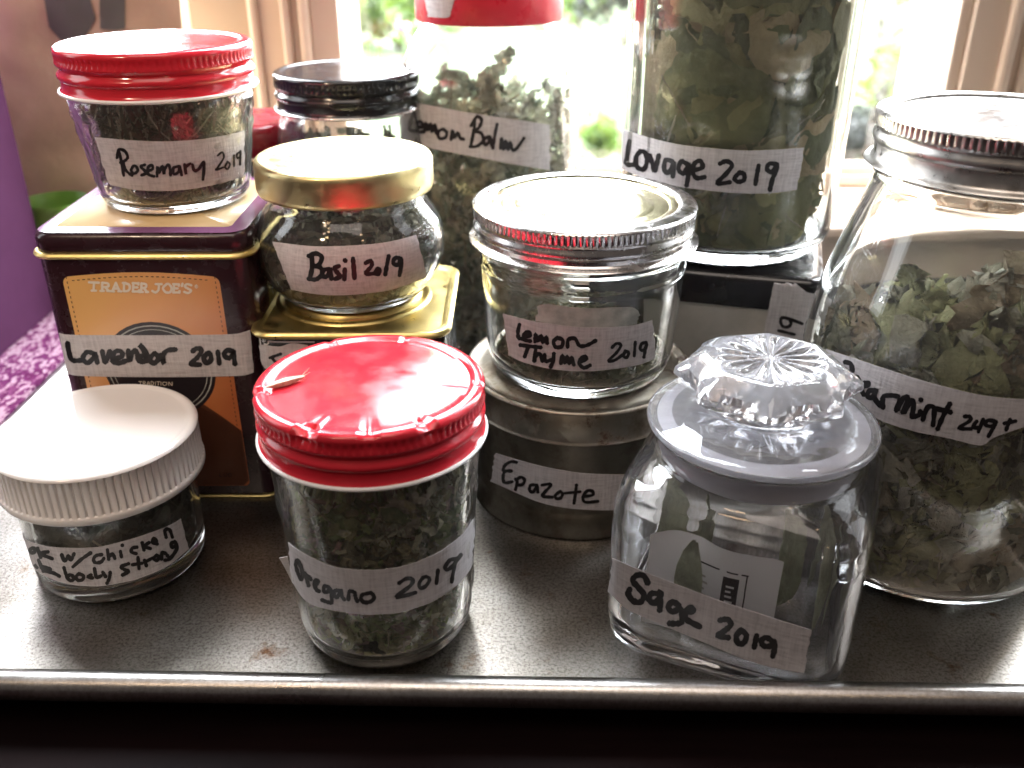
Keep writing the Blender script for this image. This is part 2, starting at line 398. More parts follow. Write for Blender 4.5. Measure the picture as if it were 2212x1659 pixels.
def tape(parent, base, sdf, z, top, bot, n=44, m=10, ragged=2.0, name='tape_label', material='tape', thick=.025, seed=1):
    """a strip stuck on a curved surface between two edge lines"""
    base = root_of(parent); top, bot = zp(z, pts_of(top)), zp(z, pts_of(bot)); rr = random.Random(seed)
    jag = [[rr.uniform(-1, 1) * ragged for _ in range(m + 1)] for _ in (0, 1)]
    grid = []
    for i in range(n + 1):
        row = []
        for j in range(m + 1):
            a = interp(top, i / n); b = interp(bot, i / n); t = j / m
            px, py = a[0] + (b[0] - a[0]) * t, a[1] + (b[1] - a[1]) * t
            if i == 0: px += jag[0][j]
            if i == n: px += jag[1][j]
            q = None
            for k in range(30):                 # past the outline: step back until the surface is met
                q = cast(px, py, sdf, thick)
                if q is not None: break
                cxp = interp(top, .5)[0]
                px += (1.0 if px < cxp else -1.0)
            row.append(q)
        grid.append(row)
    vs = []; idx = {}
    for i in range(n + 1):
        for j in range(m + 1):
            q = grid[i][j]
            if q is None: q = grid[max(i - 1, 0)][j] or Vector(base)
            grid[i][j] = q; idx[i, j] = len(vs); vs.append(q)
    # inner skin
    e = .05; off = len(vs)
    for i in range(n + 1):
        for j in range(m + 1):
            q = grid[i][j]
            g = Vector((sdf(q + Vector((e, 0, 0))) - sdf(q - Vector((e, 0, 0))), sdf(q + Vector((0, e, 0))) - sdf(q - Vector((0, e, 0))), 0))
            if g.length > 0: g.normalize()
            vs.append(q - g * thick * .7)
    fs = []
    for i in range(n):
        for j in range(m):
            f = (idx[i, j], idx[i + 1, j], idx[i + 1, j + 1], idx[i, j + 1]); fs.append(tuple(reversed(f))); fs.append(tuple(k + off for k in f))
    ring = [idx[i, 0] for i in range(n + 1)] + [idx[n, j] for j in range(1, m + 1)] + [idx[i, m] for i in range(n - 1, -1, -1)] + [idx[0, j] for j in range(m - 1, 0, -1)]
    for a, b in zip(ring, ring[1:] + ring[:1]): fs.append((a, b, b + off, a + off))
    return fixnormals(mesh(name, vs, fs, M[material], parent, base, world=True, auto=50))
def ink(parent, base, sdf, z, txt, wd, off=.035, name='lettering', material='ink', frame=None, wob=.16, sub=5):
    """pen strokes: 'x,y x,y; x,y ...' in zoomed pixels, laid as thin ribbons on the surface"""
    base = root_of(parent); rr = random.Random(len(txt)); vs, fs = [], []
    hw = wd / z[2] * .8848 / 2 * (1.1 if material == 'ink' else 1.0)
    for si, st in enumerate(txt.split(';')):
        p = zp(z, pts_of(st.strip()))
        if len(p) == 1: p = [p[0], (p[0][0] + .6, p[0][1] + .4)]
        q = []
        for i in range(len(p) - 1):
            p0 = p[max(i - 1, 0)]; p1 = p[i]; p2 = p[i + 1]; p3 = p[min(i + 2, len(p) - 1)]
            for k in range(sub):
                f = k / sub
                q.append(tuple(.5 * (2 * p1[c] + (p2[c] - p0[c]) * f + (2 * p0[c] - 5 * p1[c] + 4 * p2[c] - p3[c]) * f * f + (3 * p1[c] - p0[c] - 3 * p2[c] + p3[c]) * f ** 3) for c in (0, 1)))
        q.append(p[-1])
        o2 = off + .0006 * (si % 12)
        L, R = [], []
        for i, (x, y) in enumerate(q):
            a = q[max(i - 1, 0)]; b = q[min(i + 1, len(q) - 1)]
            tx, ty = b[0] - a[0], b[1] - a[1]; l = hypot(tx, ty) or 1
            h = hw * (1 + rr.uniform(-wob, wob))
            L.append((x - ty / l * h, y + tx / l * h)); R.append((x + ty / l * h, y - tx / l * h))
        a, b = q[0], q[1]; l = hypot(b[0] - a[0], b[1] - a[1]) or 1; t0 = ((a[0] - b[0]) / l, (a[1] - b[1]) / l)
        a, b = q[-1], q[-2]; l = hypot(b[0] - a[0], b[1] - a[1]) or 1; t1 = ((a[0] - b[0]) / l, (a[1] - b[1]) / l)
        def cap(c, t, sgn):
            return [(c[0] + hw * (t[0] * sin(u) + sgn * t[1] * cos(u)), c[1] + hw * (t[1] * sin(u) - sgn * t[0] * cos(u))) for u in (pi * .2, pi * .4, pi * .6, pi * .8)]
        strip = [(L[i], R[i]) for i in range(len(q))]
        def put(pt):
            w3 = cast(pt[0], pt[1], sdf, o2)
            if w3 is None: return None
            vs.append(w3); return len(vs) - 1
        ids = [(put(l_), put(r_)) for l_, r_ in strip]
        for (l0, r0), (l1, r1) in zip(ids, ids[1:]):
            if None not in (l0, r0, l1, r1): fs.append((l0, r0, r1, l1))
        for end, t in ((0, t0), (-1, t1)):
            l0, r0 = ids[end]
            ang = [put((q[end][0] + hw * (t[0] * cos(u) - t[1] * sin(u)), q[end][1] + hw * (t[1] * cos(u) + t[0] * sin(u)))) for u in (-pi / 3, 0, pi / 3)]
            lr = [l0, r0]
            if None in ang or None in lr: continue
            # order the cap so that it runs from one side to the other
            d0 = (vs[ang[0]] - vs[l0]).length; d1 = (vs[ang[0]] - vs[r0]).length
            fs.append((l0, *ang, r0) if d0 < d1 else (r0, *ang, l0))
    return mesh(name, vs, fs, M[material], parent, base, smooth=False, world=True)

# ------------------------------------------------------------------ dried herbs
def leaf_geo(rr, L, W, curl, seg=6, acr=4, wrinkle=.15, serr=0.0, fold=.3, crump=0.0, blunt=.75):
    """a curled, creased leaf in its own frame (cm)"""
    vs, fs = [], []
    ph = rr.uniform(0, 6.28); c1 = rr.uniform(-curl, curl); c2 = rr.uniform(-curl, curl) ; tw = rr.uniform(-.8, .8)
    x = zz = 0.0; a = 0.0
    for i in range(seg + 1):
        t = i / seg
        wd = W * (max(sin(pi * min(1, t * .93 + .04)), 0) ** blunt) * .5 * (1 + serr * rr.uniform(-1, 1))
        for j in range(acr + 1):
            s = j / acr * 2 - 1
            y = s * wd
            h = fold * abs(s) * wd + wrinkle * W * sin(3.1 * s * 2 + ph + t * 7) * .5 + rr.uniform(-1, 1) * wrinkle * W * .25
            yy = y * cos(tw * t) - h * sin(tw * t); hh = y * sin(tw * t) + h * cos(tw * t)
            vs.append(Vector((x - sin(a) * hh, yy, zz + cos(a) * hh)))
        a += (c1 + (c2 - c1) * t) / seg
        x += cos(a) * L / seg; zz += sin(a) * L / seg
    for i in range(seg):
        for j in range(acr):
            k = i * (acr + 1) + j
            fs.append((k, k + acr + 1, k + acr + 2, k + 1))
    if crump:
        sh = Vector((rr.uniform(0, 50), rr.uniform(0, 50), rr.uniform(0, 50)))
        vs = [v + noise.noise_vector(v * (2.6 / max(W, .3)) + sh) * (crump * W) + noise.noise_vector(v * (6 / max(W, .3)) + sh) * (crump * .35 * W) for v in vs]
    cen = sum(vs, Vector()) / len(vs)
    return [v - cen for v in vs], fs
def stem_geo(rr, L, r):
    vs, fs = [], []; n = 7; p = Vector((-L / 2, 0, 0)); d = Vector((1, 0, 0)); rows = []
    for i in range(n + 1):
        for k in range(4):
            a = k * pi / 2; vs.append(p + Vector((0, cos(a) * r, sin(a) * r)))
        d = (d + Vector((0, rr.uniform(-.25, .25), rr.uniform(-.25, .25)))).normalized(); p = p + d * (L / n)
    for i in range(n):
        for k in range(4):
            k2 = (k + 1) % 4; fs.append((i * 4 + k, i * 4 + k2, i * 4 + 4 + k2, i * 4 + 4 + k))
    return vs, fs
def rot_of(rr, flat=.0, az=None):
    """random rotation; flat>0 turns the leaf's face towards the outside of the heap"""
    from mathutils import Euler
    if az is not None and rr.random() < flat:
        from mathutils import Matrix
        n = Vector((sin(az), -cos(az), rr.uniform(-.3, .3))).normalized()
        t = Vector((rr.uniform(-1, 1), rr.uniform(-1, 1), rr.uniform(-1, 1))); t = (t - n * t.dot(n)).normalized(); b = n.cross(t)
        return Matrix((t, b, n)).transposed()
    return Euler((rr.uniform(0, 6.28), rr.uniform(0, 6.28), rr.uniform(0, 6.28))).to_matrix()
def heap_pos(rr, R, z0, top, shell=.6):
    a = rr.uniform(0, 2 * pi)
    for _ in range(50):
        z = z0 + rr.random() * (top(a, 0) - z0 + .6)
        f = (rr.random() ** shell)
        r = R(z) * f
        if z <= top(a, r): return a, r, z
    return a, R(z0) * .5, z0
def herb_heap(name, label, base, R, z0, top, n_bits, n_big, bit, big, material, seed, stems=0, flat=.5, stem_r=.035, stem_L=2.2, parent_kind=None, shape=None, big_name='leaf', shell=.45):
    """the dried contents of one jar: single large leaves as parts, the crumbs as one part"""
    rr = random.Random(seed)
    t = thing(name, label, 'dried herb', base)
    cl = (lambda x, y, z: shape(x, y, z)) if shape else None
    def place(vs, a, r, z, m, lim=1.0):
        out = []
        for v in vs:
            q = m @ v; x, y, zz = r * sin(a) + q.x, -r * cos(a) + q.y, z + q.z
            zz = max(zz, z0 + rr.random() * .03)
            if cl: x, y = cl(x, y, zz)
            else:
                h = hypot(x, y); mx = R(zz) * lim * (1 - rr.random() * .006)
                if h > mx: x *= mx / h; y *= mx / h
            out.append((x, y, zz))
        return out
    parts = []
    for i in range(n_bits):
        a, r, z = heap_pos(rr, R, z0, top, shell); r *= bit.get('in', 1)
        L = rr.uniform(*bit['L']); vs, fs = leaf_geo(rr, L, L * rr.uniform(*bit['W']), bit.get('curl', 2.0), bit.get('seg', 3), bit.get('acr', 2), bit.get('wr', .2), crump=bit.get('cr', .15), blunt=bit.get('bl', .6))
        parts.append((place(vs, a, r, z, rot_of(rr, flat, a), bit.get('in', 1) if z > bit.get('zin', 0) else 1.0), fs))
    tag(mesh('leaf_crumbs', *merge(*parts), M[material], t), kind='stuff')
    for i in range(n_big):
        a = rr.gauss(0, .85) if rr.random() < .8 else rr.uniform(0, 6.28)
        z = z0 + (top(a, 0) - z0) * rr.random() if rr.random() < big.get('in', .8) else top(a, 0) + .1
        L = rr.uniform(*big['L']); r = R(z) * rr.uniform(.82, 1.0) if z < top(a, 0) else R(z) * rr.uniform(.2, .85)
        vs, fs = leaf_geo(rr, L, L * rr.uniform(*big['W']), big.get('curl', 1.6), 14, 9, big.get('wr', .16), big.get('se', .16), crump=big.get('cr', .2), blunt=big.get('bl', .7))
        mesh(big_name, place(vs, a, r, z, rot_of(rr, big.get('flat', .85), a), rr.uniform(.87, 1.0)), fs, M[material], t)
    for i in range(stems):
        a, r, z = heap_pos(rr, R, z0, top, .15)
        if rr.random() < .7: a = rr.gauss(0, .9)
        L = stem_L * rr.uniform(.6, 1.3); vs, fs = stem_geo(rr, L, stem_r * rr.uniform(.7, 1.3))
        mesh('stem', place(vs, a, R(z) * rr.uniform(.9, 1.0), z, rot_of(rr, .9, a)), fs, M['stem'], t)
    return t

# ------------------------------------------------------------------ jars and lids
def glass_body(parent, outer, wall, floor, rmod=None, mat_='glass', n=128, name='glass_body', zin=None):
    """outer profile from the axis at the foot to the lip; a real wall of glass"""
    zt = outer[-1][1]
    f = prof_r(outer)
    prof = list(outer)
    r_top = outer[-1][0]
    prof += [(r_top - wall * .5, zt + .03), (r_top - wall, zt)]
    zs = []
    z = zt - .15
    while z > floor + .35: zs.append(z); z -= .25
    inner = [(max(f(z) - wall, .2), z) for z in zs]
    rb = max(f(floor + .35) - wall, .3)
    inner += [(rb - .03, floor + .2), (rb - .15, floor + .08), (rb - .4, floor), (0, floor + .06)]
    k = len(prof)
    def rm(a, r, z, i):
        if rmod is None or i >= k: return r, z
        return rmod(a, r, z, i)
    vs, fs = lathe(prof + inner, n, rm if rmod else None)
    return fixnormals(mesh(name, vs, fs, M[mat_], parent))
def inner_R(outer, wall, floor, gap=.06):
    f = prof_r(outer)
    return lambda z: max(f(z) - wall - gap, .3)

def knurl(n, amp, i0, i1):
    def g(a, r, z, i):
        if i0 <= i <= i1:
            q = .5 + .5 * cos(n * a); r -= amp * q ** 2
        return r, z
    return g
def screw_lid(parent, R, z0, H, material, lip, n_k=96, dents=(), wave=0.0, seed=1):
    """one-piece enamelled screw lid: pressed top, knurled collar, thread bead and rolled lip"""
    rr = random.Random(seed)
    prof = [(0, H - .07), (R * .3, H - .07), (R * .6, H - .07), (R * .80, H - .08), (R * .86, H - .07), (R * .885, H - .01), (R * .92, H + .01), (R * .955, H - .02), (R * .98, H - .09), (R * .99, H - .18),
            (R * .99, H - .24), (R * .985, H - .34), (R * .985, H - .52), (R * .99, H - .62), (R * .985, H - .68), (R * .965, H - .76), (R * .955, H - .84), (R * .965, H - .92), (R * .985, H - .99), (R * .992, H - 1.08), (R * .985, H - 1.17), (R * .965, H - 1.24), (R * .965, .22), (R * .985, .12), (R * 1.0, .06), (R * .97, .03), (R * .94, .06), (R * .94, H - .25), (0, H - .2)]
    kn = knurl(n_k, .045, 11, 12)
    def rm(a, r, z, i):
        r, z = kn(a, r, z, i)
        if i < 5 and r > 0:
            z += wave * (sin(a * 2 + .7) * (r / R) ** 2 + .6 * cos(a * 3 - 1.1) * (r / R) ** 2.5)
        for (da, dw, dd) in dents:
            d = (a - da + pi) % (2 * pi) - pi
            if abs(d) < dw and 4 <= i <= 11:
                q = (1 - abs(d) / dw) ** .7 * dd; z -= q * (1.0 if i < 9 else .25); r -= q * .7
        return r, z
    vs, fs = lathe([(r, z + z0) for r, z in prof], n_k * 5, lambda a, r, z, i: rm(a, r, z, i))
    lid = fixnormals(mesh('lid', vs, fs, M[material], parent, auto=40))
    ring = [(R * .985 + .10 * cos(u), z0 + .03 + .075 * sin(u)) for u in [2 * pi * k / 10 for k in range(10)]]
    vs, fs = lathe(ring, 128, close=True)
    fixnormals(mesh('lid_lip', vs, fs, M[lip], lid))
    return lid
def band_lid(parent, R, z0, H, disc='gold_pale', band='silver', n_k=120, domed=.0):
    """two-part canning lid: knurled screw band with an open top and a pressed disc inside"""
    prof = [(R * .83, H - .05), (R * .845, H + .0), (R * .88, H + .02), (R * .95, H - .01), (R * .985, H - .07), (R * .995, H - .13), (R * .995, H - .16), (R * .99, H - .46), (R * .985, H - .52), (R * .97, H - .60), (R * .97, H - .70), (R * .985, H - .78), (R * .99, H - .90), (R * .985, H - 1.02), (R * .965, H - 1.10), (R * .965, .20), (R * .985, .10), (R * 1.02, .07), (R * 1.03, .02), (R * 1.01, -.03), (R * .97, .0), (R * .93, .06), (R * .93, H - .14), (R * .83, H - .10)]
    vs, fs = lathe([(r, z + z0) for r, z in prof], n_k * 5, knurl(n_k, .05, 6, 7), close=True)
    b = fixnormals(mesh('screw_band', vs, fs, M[band], parent, auto=40))
    d = [(0, H - .16 + domed), (R * .3, H - .16 + domed * .9), (R * .55, H - .17 + domed * .4), (R * .62, H - .18), (R * .66, H - .22), (R * .70, H - .24), (R * .75, H - .16), (R * .79, H - .11), (R * .86, H - .11), (R * .86, H - .15), (0, H - .26)]
    vs, fs = lathe([(r, z + z0) for r, z in d], 128)
    fixnormals(mesh('lid_disc', vs, fs, M[disc], parent, auto=60))
    return b

# --- rosemary jar on the brown tin
B_TIN = (-13.95, 37.95, 0.0); TIN_TOP = 11.72
B_ROS = (-13.85, 38.7, TIN_TOP)
ROS = smooth_prof([(0, .08), (2.2, .08), (2.45, 0), (2.75, .05), (2.95, .3), (3.0, .6), (3.35, 3.0), (3.48, 3.9), (3.52, 4.3), (3.40, 4.45), (3.35, 4.9)], 2)
def quilt(a, r, z, i):
    d = abs((a + pi) % (2 * pi) - pi)
    if .7 < z < 4.0 and d > .62:
        k = min(1, (d - .62) / .15) * min(1, (z - .7) / .3, (4.0 - z) / .3)
        r += k * .11 * (abs(sin(9 * a + z * 2.6)) * abs(sin(9 * a - z * 2.6)) - .4)
    return r, z
t = thing('herb_jar', 'small quilted glass jar with a shiny red lid, handwritten Rosemary 2019, on the brown tin', 'jar', B_ROS, 'glass jars of dried herbs')
sd = sdf_rev(B_ROS, ROS)
glass_body(t, ROS, .24, .35, quilt)
screw_lid(t, 3.72, 4.45, 1.72, 'red', 'white_lip', wave=.02)
tp = tape(t, B_ROS, sd, (0, 0, 2.765), '640,925 850,945 1100,955 1350,940 1560,905 1650,880', '735,1245 900,1280 1100,1290 1300,1275 1500,1235 1650,1190', seed=3)
ink(tp, (0, 0, 0), sd, (0, 0, 2.765), '800,1010 815,1070 835,1185; 790,1065 802,1010 842,1020 862,1060 842,1085 812,1098; 830,1090 850,1150 892,1185; 900,1120 885,1150 905,1172 930,1150 915,1120 895,1125; 978,1112 950,1125 975,1150 985,1170 955,1182; 995,1158 1030,1140 1025,1115 1000,1130 1000,1175 1040,1190; 1060,1190 1064,1125 1075,1165 1095,1120 1106,1175 1112,1140 1140,1112 1152,1182; 1208,1122 1170,1135 1175,1175 1205,1160 1212,1120 1226,1182; 1246,1110 1256,1178 1254,1130 1284,1105; 1300,1112 1312,1152 1342,1140 1376,1092 1376,1150 1370,1212', 19)
ink(tp, (0, 0, 0), sd, (0, 0, 2.765), '1470,1050 1500,1028 1510,1065 1470,1130 1458,1146 1508,1130; 1538,1092 1520,1125 1536,1142 1552,1110 1535,1090; 1580,1048 1580,1120; 1622,1025 1600,1040 1604,1068 1624,1052 1623,1015 1622,1112', 13)
Rr = inner_R(ROS, .24, .35)
herb_heap('dried_rosemary', 'dark dried rosemary needles with pale stalks filling the small quilted jar', B_ROS, Rr, .42, lambda a, r: 3.7 + .2 * sin(3 * a), 2200, 0, dict(L=(.9, 1.9), W=(.07, .13), curl=.8, seg=2, acr=1), {}, 'rosemary', 11, stems=12, stem_r=.03)

# --- brown tea tin under it
t = thing('tea_tin', 'dark brown tea tin with orange printed front, gold seam and a Lavender 2019 strip', 'tin', B_TIN, 'square tea tins')
HX = 4.07
vs, fs = loft(prism_loops([(HX - .25, HX - .25, .7, .0), (HX - .05, HX - .05, .8, .06), (HX - .05, HX - .05, .8, .14), (HX, HX, .8, .22), (HX, HX, .8, 10.7)]), True, True)
fixnormals(mesh('tin_body', vs, fs, M['tin_brown'], t, auto=35))
vs, fs = loft(prism_loops([(HX + .02, HX + .02, .8, .015), (HX + .06, HX + .06, .8, .05), (HX + .06, HX + .06, .8, .10), (HX + .02, HX + .02, .8, .13)]), True, True)
fixnormals(mesh('bottom_rim', vs, fs, M['gold'], t, auto=35))
def bead_ring(parent, hx, hy, r, zc, rad, m, name, sq=1.0):
    loops = [[(x * (hx + rad * cos(u)) / hx, y * (hy + rad * cos(u)) / hy, zc + rad * sq * sin(u)) for x, y in rrect(hx, hy, r, 8)] for u in [2 * pi * k / 8 for k in range(9)]]
    return fixnormals(mesh(name, *loft(loops, False, False), m, parent, auto=80))
bead_ring(t, HX + .04, HX + .04, .85, 10.82, .13, M['gold'], 'gold_seam')
lid = mesh('lid', *loft(prism_loops([(HX - .02, HX - .02, .8, 10.84), (HX + .02, HX + .02, .82, 10.9), (HX + .02, HX + .02, .82, 11.45), (HX - .03, HX - .03, .80, 11.58), (HX - .14, HX - .14, .74, 11.68), (HX - .32, HX - .32, .6, TIN_TOP - .02)])), M['tin_brown'], t, auto=50); fixnormals(lid)
vs, fs = loft(prism_loops([(HX - .12, HX - .12, .72, 11.69), (HX - .30, HX - .30, .6, TIN_TOP - .004)]), False, True)
fixnormals(mesh('lid_border_print', vs, fs, M['tin_top_purple'], lid))
vs, fs = loft(prism_loops([(HX - .75, HX - .75, .25, TIN_TOP - .003), (HX - .75, HX - .75, .25, TIN_TOP)]), False, True)
fixnormals(mesh('lid_centre_print', vs, fs, M['tin_top_print'], lid))
sdt = sdf_box(B_TIN, HX, HX, .8, .1, 10.7)
# orange panel: rounded corners, arched top and bottom
pv = []; yf = -HX - .012
xl, xr, zb, zt = -3.1, 2.85, .62, 10.02
def arc(cx, cz, r, a0, a1): return [(cx + r * cos(a0 + (a1 - a0) * k / 5), cz + r * sin(a0 + (a1 - a0) * k / 5)) for k in range(6)]
out = arc(xl + .2, zb + .2, .2, pi, 1.5 * pi) + arc(xr - .2, zb + .2, .2, 1.5 * pi, 2 * pi) + arc(xr - .3, zt - .3, .3, 0, pi / 2)
out += [(xr - .3 - (xr - xl - .6) * k / 8, zt + .16 * sin(pi * k / 8)) for k in range(1, 8)] + arc(xl + .3, zt - .3, .3, pi / 2, pi)
vs = [(x, yf, z) for x, z in out] + [(x, yf + .011, z) for x, z in out]; k = len(out)
fs = [tuple(range(k))] + [(i, (i + 1) % k, (i + 1) % k + k, i + k) for i in range(k)]
panel = fixnormals(mesh('front_panel_print', vs, fs, M['orange'], t, smooth=False))
hl = [(xr - .02, zb + .25), (xr - .02, 3.3)] + [(xr - .02 - 3.4 * k / 8, 3.3 + 2.0 * sin(pi * .5 * k / 8) + .1 * k / 8) for k in range(1, 9)] + [(-1.2, 3.4), (-2.4, 1.8), (xl + .1, .9), (xl + .25, zb + .02), (xr - .25, zb + .02)]
mesh('hill_print', [(x, yf - .004, z) for x, z in hl], [tuple(range(len(hl)))], M['hill'], panel, smooth=False)
st = []
for i in range(46):
    z = zb + .3 + i * .2
    for x in (xl + .16, xr - .16): st.append(((x - .02, yf - .004, z), (x + .02, yf - .004, z), (x + .02, yf - .004, z + .09), (x - .02, yf - .004, z + .09)))
for i in range(26):
    f = i / 26; x = xl + .35 + f * (xr - xl - .7); z = zt - .17 + .16 * sin(pi * f)
    st.append(((x, yf - .004, z - .02), (x + .1, yf - .004, z - .02), (x + .1, yf - .004, z + .02), (x, yf - .004, z + .02)))
mesh('stitching_print', [p for q in st for p in q], [tuple(range(4 * i, 4 * i + 4)) for i in range(len(st))], M['hill'], panel, smooth=False)
# oval emblem behind the strip
def oval(cx, cz, ax, az, y, n=40): return [(cx + ax * cos(2 * pi * k / n), y, cz + az * sin(2 * pi * k / n)) for k in range(n)]
ecx, ecz = -.05, 6.05
mesh('emblem_print', oval(ecx, ecz, 2.2, 2.1, yf - .006), [tuple(range(40))], M['print_dark'], panel, smooth=False)
for (ax, az, wdt) in ((2.06, 1.96, .05), (1.88, 1.79, .03)):
    a = oval(ecx, ecz, ax, az, yf - .009); b = oval(ecx, ecz, ax - wdt, az - wdt, yf - .009)
    mesh('emblem_line', a + b, [(i, (i + 1) % 40, (i + 1) % 40 + 40, i + 40) for i in range(40)], M['residue'], panel, smooth=False)
sdp = sdf_box(B_TIN, HX, HX, .8, .1, 10.7)
ink(t, B_TIN, sdp, (0, 400, 2.765), '600,800 668,802; 635,800 632,855; 618,856 648,856; 690,802 690,858; 690,803 728,808 730,828 692,832; 708,832 735,858; 678,858 702,858; 722,858 742,859; 782,803 758,860; 782,803 808,860; 767,842 800,842; 748,860 770,861; 798,860 820,861; 838,803 836,860; 828,804 850,804; 838,805 870,815 876,840 862,858 836,860; 900,805 898,862; 895,805 935,807; 935,804 934,816; 898,833 928,834; 895,862 938,862; 938,852 938,866; 955,806 953,864; 955,808 985,814 984,834 955,838; 970,838 993,864; 942,865 965,865; 984,865 1000,865; 1072,812 1070,850 1050,868 1028,858; 1050,812 1092,812; 1125,812 1100,838 1118,866 1148,866 1158,838 1140,812 1122,812; 1175,812 1172,868; 1168,812 1208,814; 1208,812 1207,824; 1173,840 1200,841; 1168,868 1212,868; 1212,858 1211,871; 1232,808 1228,825; 1292,820 1262,812 1248,828 1268,842 1290,856 1270,872 1243,864', 16, off=.03, name='maker_lettering', material='print_cream', wob=.05)
ink(t, B_TIN, sdp, (0, 400, 2.765), '1325,815 1315,828 1325,840 1336,828 1325,815; 1322,834 1322,822 1328,824 1322,828 1329,834', 4, off=.03, name='registered_mark', material='print_cream', wob=.0)
ink(t, B_TIN, sdp, (0, 850, 2.5525), '865,208 885,208; 875,208 875,229; 893,229 893,208 905,211 903,218 893,219; 898,219 907,229; 915,230 924,208 934,230; 918,223 931,223; 942,230 942,208 955,212 957,222 950,230 942,230; 968,209 968,231; 976,209 996,209; 986,209 986,232; 1003,210 1003,232; 1030,211 1016,214 1014,226 1024,233 1037,228 1039,216 1028,211; 1052,233 1052,211 1072,233 1072,211', 4, off=.03, name='emblem_lettering', material='print_cream', wob=.0)
ink(t, B_TIN, sdp, (0, 850, 2.5525), '1370,778 1370,800 1385,800; 1400,778 1395,795 1408,800 1415,790 1410,778; 1425,780 1425,800 1440,795 1438,782 1425,780', 4, off=.03, name='small_print', material='print_dark', wob=.0)
tp = tape(t, B_TIN, sdt, (0, 400, 2.765), '398,1142 470,1155 800,1157 1100,1157 1540,1152 1640,1138 1690,1122', '452,1412 520,1430 800,1438 1200,1440 1600,1432 1680,1420 1714,1408', seed=5, ragged=.6)
ink(tp, (0, 0, 0), sdt, (0, 400, 2.765), '455,1210 465,1270 488,1325 560,1325; 640,1285 590,1270 560,1310 590,1345 630,1310 640,1280 657,1342; 690,1265 710,1342 742,1265; 765,1315 825,1300 815,1265 775,1270 760,1330 800,1345 850,1330; 865,1260 876,1332 890,1280 920,1262 935,1325 962,1337; 985,1290 950,1300 955,1335 990,1320 985,1270 940,1222 965,1250 990,1332; 1040,1280 1010,1320 1040,1345 1072,1310 1045,1278; 1085,1290 1105,1347 1100,1295 1130,1260 1185,1253', 31, off=.038)
ink(tp, (0, 0, 0), sdt, (0, 400, 2.765), '1300,1265 1330,1245 1360,1260 1330,1310 1285,1350 1350,1355; 1400,1280 1375,1310 1395,1347 1425,1320 1415,1280 1395,1280; 1470,1268 1480,1347; 1578,1268 1535,1258 1512,1290 1545,1312 1575,1280 1572,1265 1586,1352', 31, off=.038)

# --- basil jar on the second tin
TIN2_TOP = 8.2
B_BAS = (-6.6, 37.2, TIN2_TOP)
BAS = smooth_prof([(0, .1), (2.3, .1), (2.55, 0), (2.85, .06), (3.1, .35), (3.55, .95), (3.82, 1.7), (3.85, 2.4), (3.7, 3.1), (3.3, 3.65), (3.05, 3.95), (3.05, 4.4), (3.2, 4.5), (3.2, 5.2)], 2)
t = thing('herb_jar', 'squat round glass jar with a flat gold lid, handwritten Basil 2019', 'jar', B_BAS, 'glass jars of dried herbs')
sd = sdf_rev(B_BAS, BAS)
glass_body(t, BAS, .25, .4)
R = 3.48
pr = [(0, 1.27), (R * .5, 1.27), (R * .80, 1.26), (R * .84, 1.25), (R * .87, 1.30), (R * .93, 1.30), (R * .975, 1.26), (R * .995, 1.16), (R, 1.02), (R, .22), (R * .995, .12), (R * .985, .03), (R * .965, .0), (R * .95, .06), (R * .95, 1.1), (0, 1.15)]
vs, fs = lathe([(r, z + 4.35) for r, z in pr], 160)
fixnormals(mesh('lid', vs, fs, M['gold_lid'], t, auto=50))
tp = tape(t, B_BAS, sd, (500, 400, 2.765), '455,525 700,555 900,556 1150,540 1300,515 1430,480', '585,850 750,880 950,887 1200,862 1350,822 1500,762', seed=7, ragged=1.2)
ink(tp, (0, 0, 0), sd, (500, 400, 2.765), '720,610 725,690 710,770; 700,622 750,605 790,630 770,680 730,690 780,700 790,745 750,780 700,775; 840,710 800,720 795,760 830,755 845,710 855,777; 905,690 875,705 895,735 915,760 880,777; 945,712 942,780; 945,650 950,655; 1000,640 1005,700 1010,772', 29)
ink(tp, (0, 0, 0), sd, (500, 400, 2.765), '1085,670 1120,655 1125,690 1085,740 1150,740; 1165,710 1150,735 1170,745 1180,715 1165,708; 1242,622 1228,690 1218,748; 1325,640 1285,635 1272,670 1305,682 1325,645 1325,690 1315,752', 27)
herb_heap('dried_basil', 'dark brown dried basil flakes in the squat gold-lidded jar', B_BAS, inner_R(BAS, .25, .4), .46, lambda a, r: 2.7 + .25 * sin(2 * a + 1) , 1500, 16, dict(L=(.4, 1.0), W=(.4, .8), curl=2), dict(L=(1.0, 1.8), W=(.3, .6), **{'in': 1}), 'basil', 12, stems=8)

# --- second tin (gold top, black sides)
B_T2 = (-6.25, 36.95, 0.0); H2 = 3.68
t = thing('tea_tin', 'black tea tin with a bare gold top and white printed border under the gold-lidded jar', 'tin', B_T2, 'square tea tins')
fixnormals(mesh('tin_body', *loft(prism_loops([(H2 - .12, H2 - .12, .7, 0), (H2, H2, .75, .12), (H2, H2, .75, 7.75)])), M['tin_black'], t, auto=35))
bead_ring(t, H2 + .06, H2 + .06, .85, 7.86, .16, M['gold'], 'gold_rim')
lid = fixnormals(mesh('lid', *loft(prism_loops([(H2 + .1, H2 + .1, .85, 7.90), (H2 + .02, H2 + .02, .8, 7.99), (H2 - .12, H2 - .12, .75, 7.98), (H2 - .2, H2 - .2, .7, 7.90), (H2 - .3, H2 - .3, .7, 7.88)])), M['gold'], t, auto=50))
vs, fs = lathe([(3.25, 7.885), (3.2, 7.96), (3.1, 8.02), (3.0, 8.0), (2.95, 7.96), (2.85, 7.97), (2.8, 8.1), (2.7, TIN2_TOP - .003), (0, TIN2_TOP - .003)], 96, c=(B_BAS[0] - B_T2[0], B_BAS[1] - B_T2[1]))
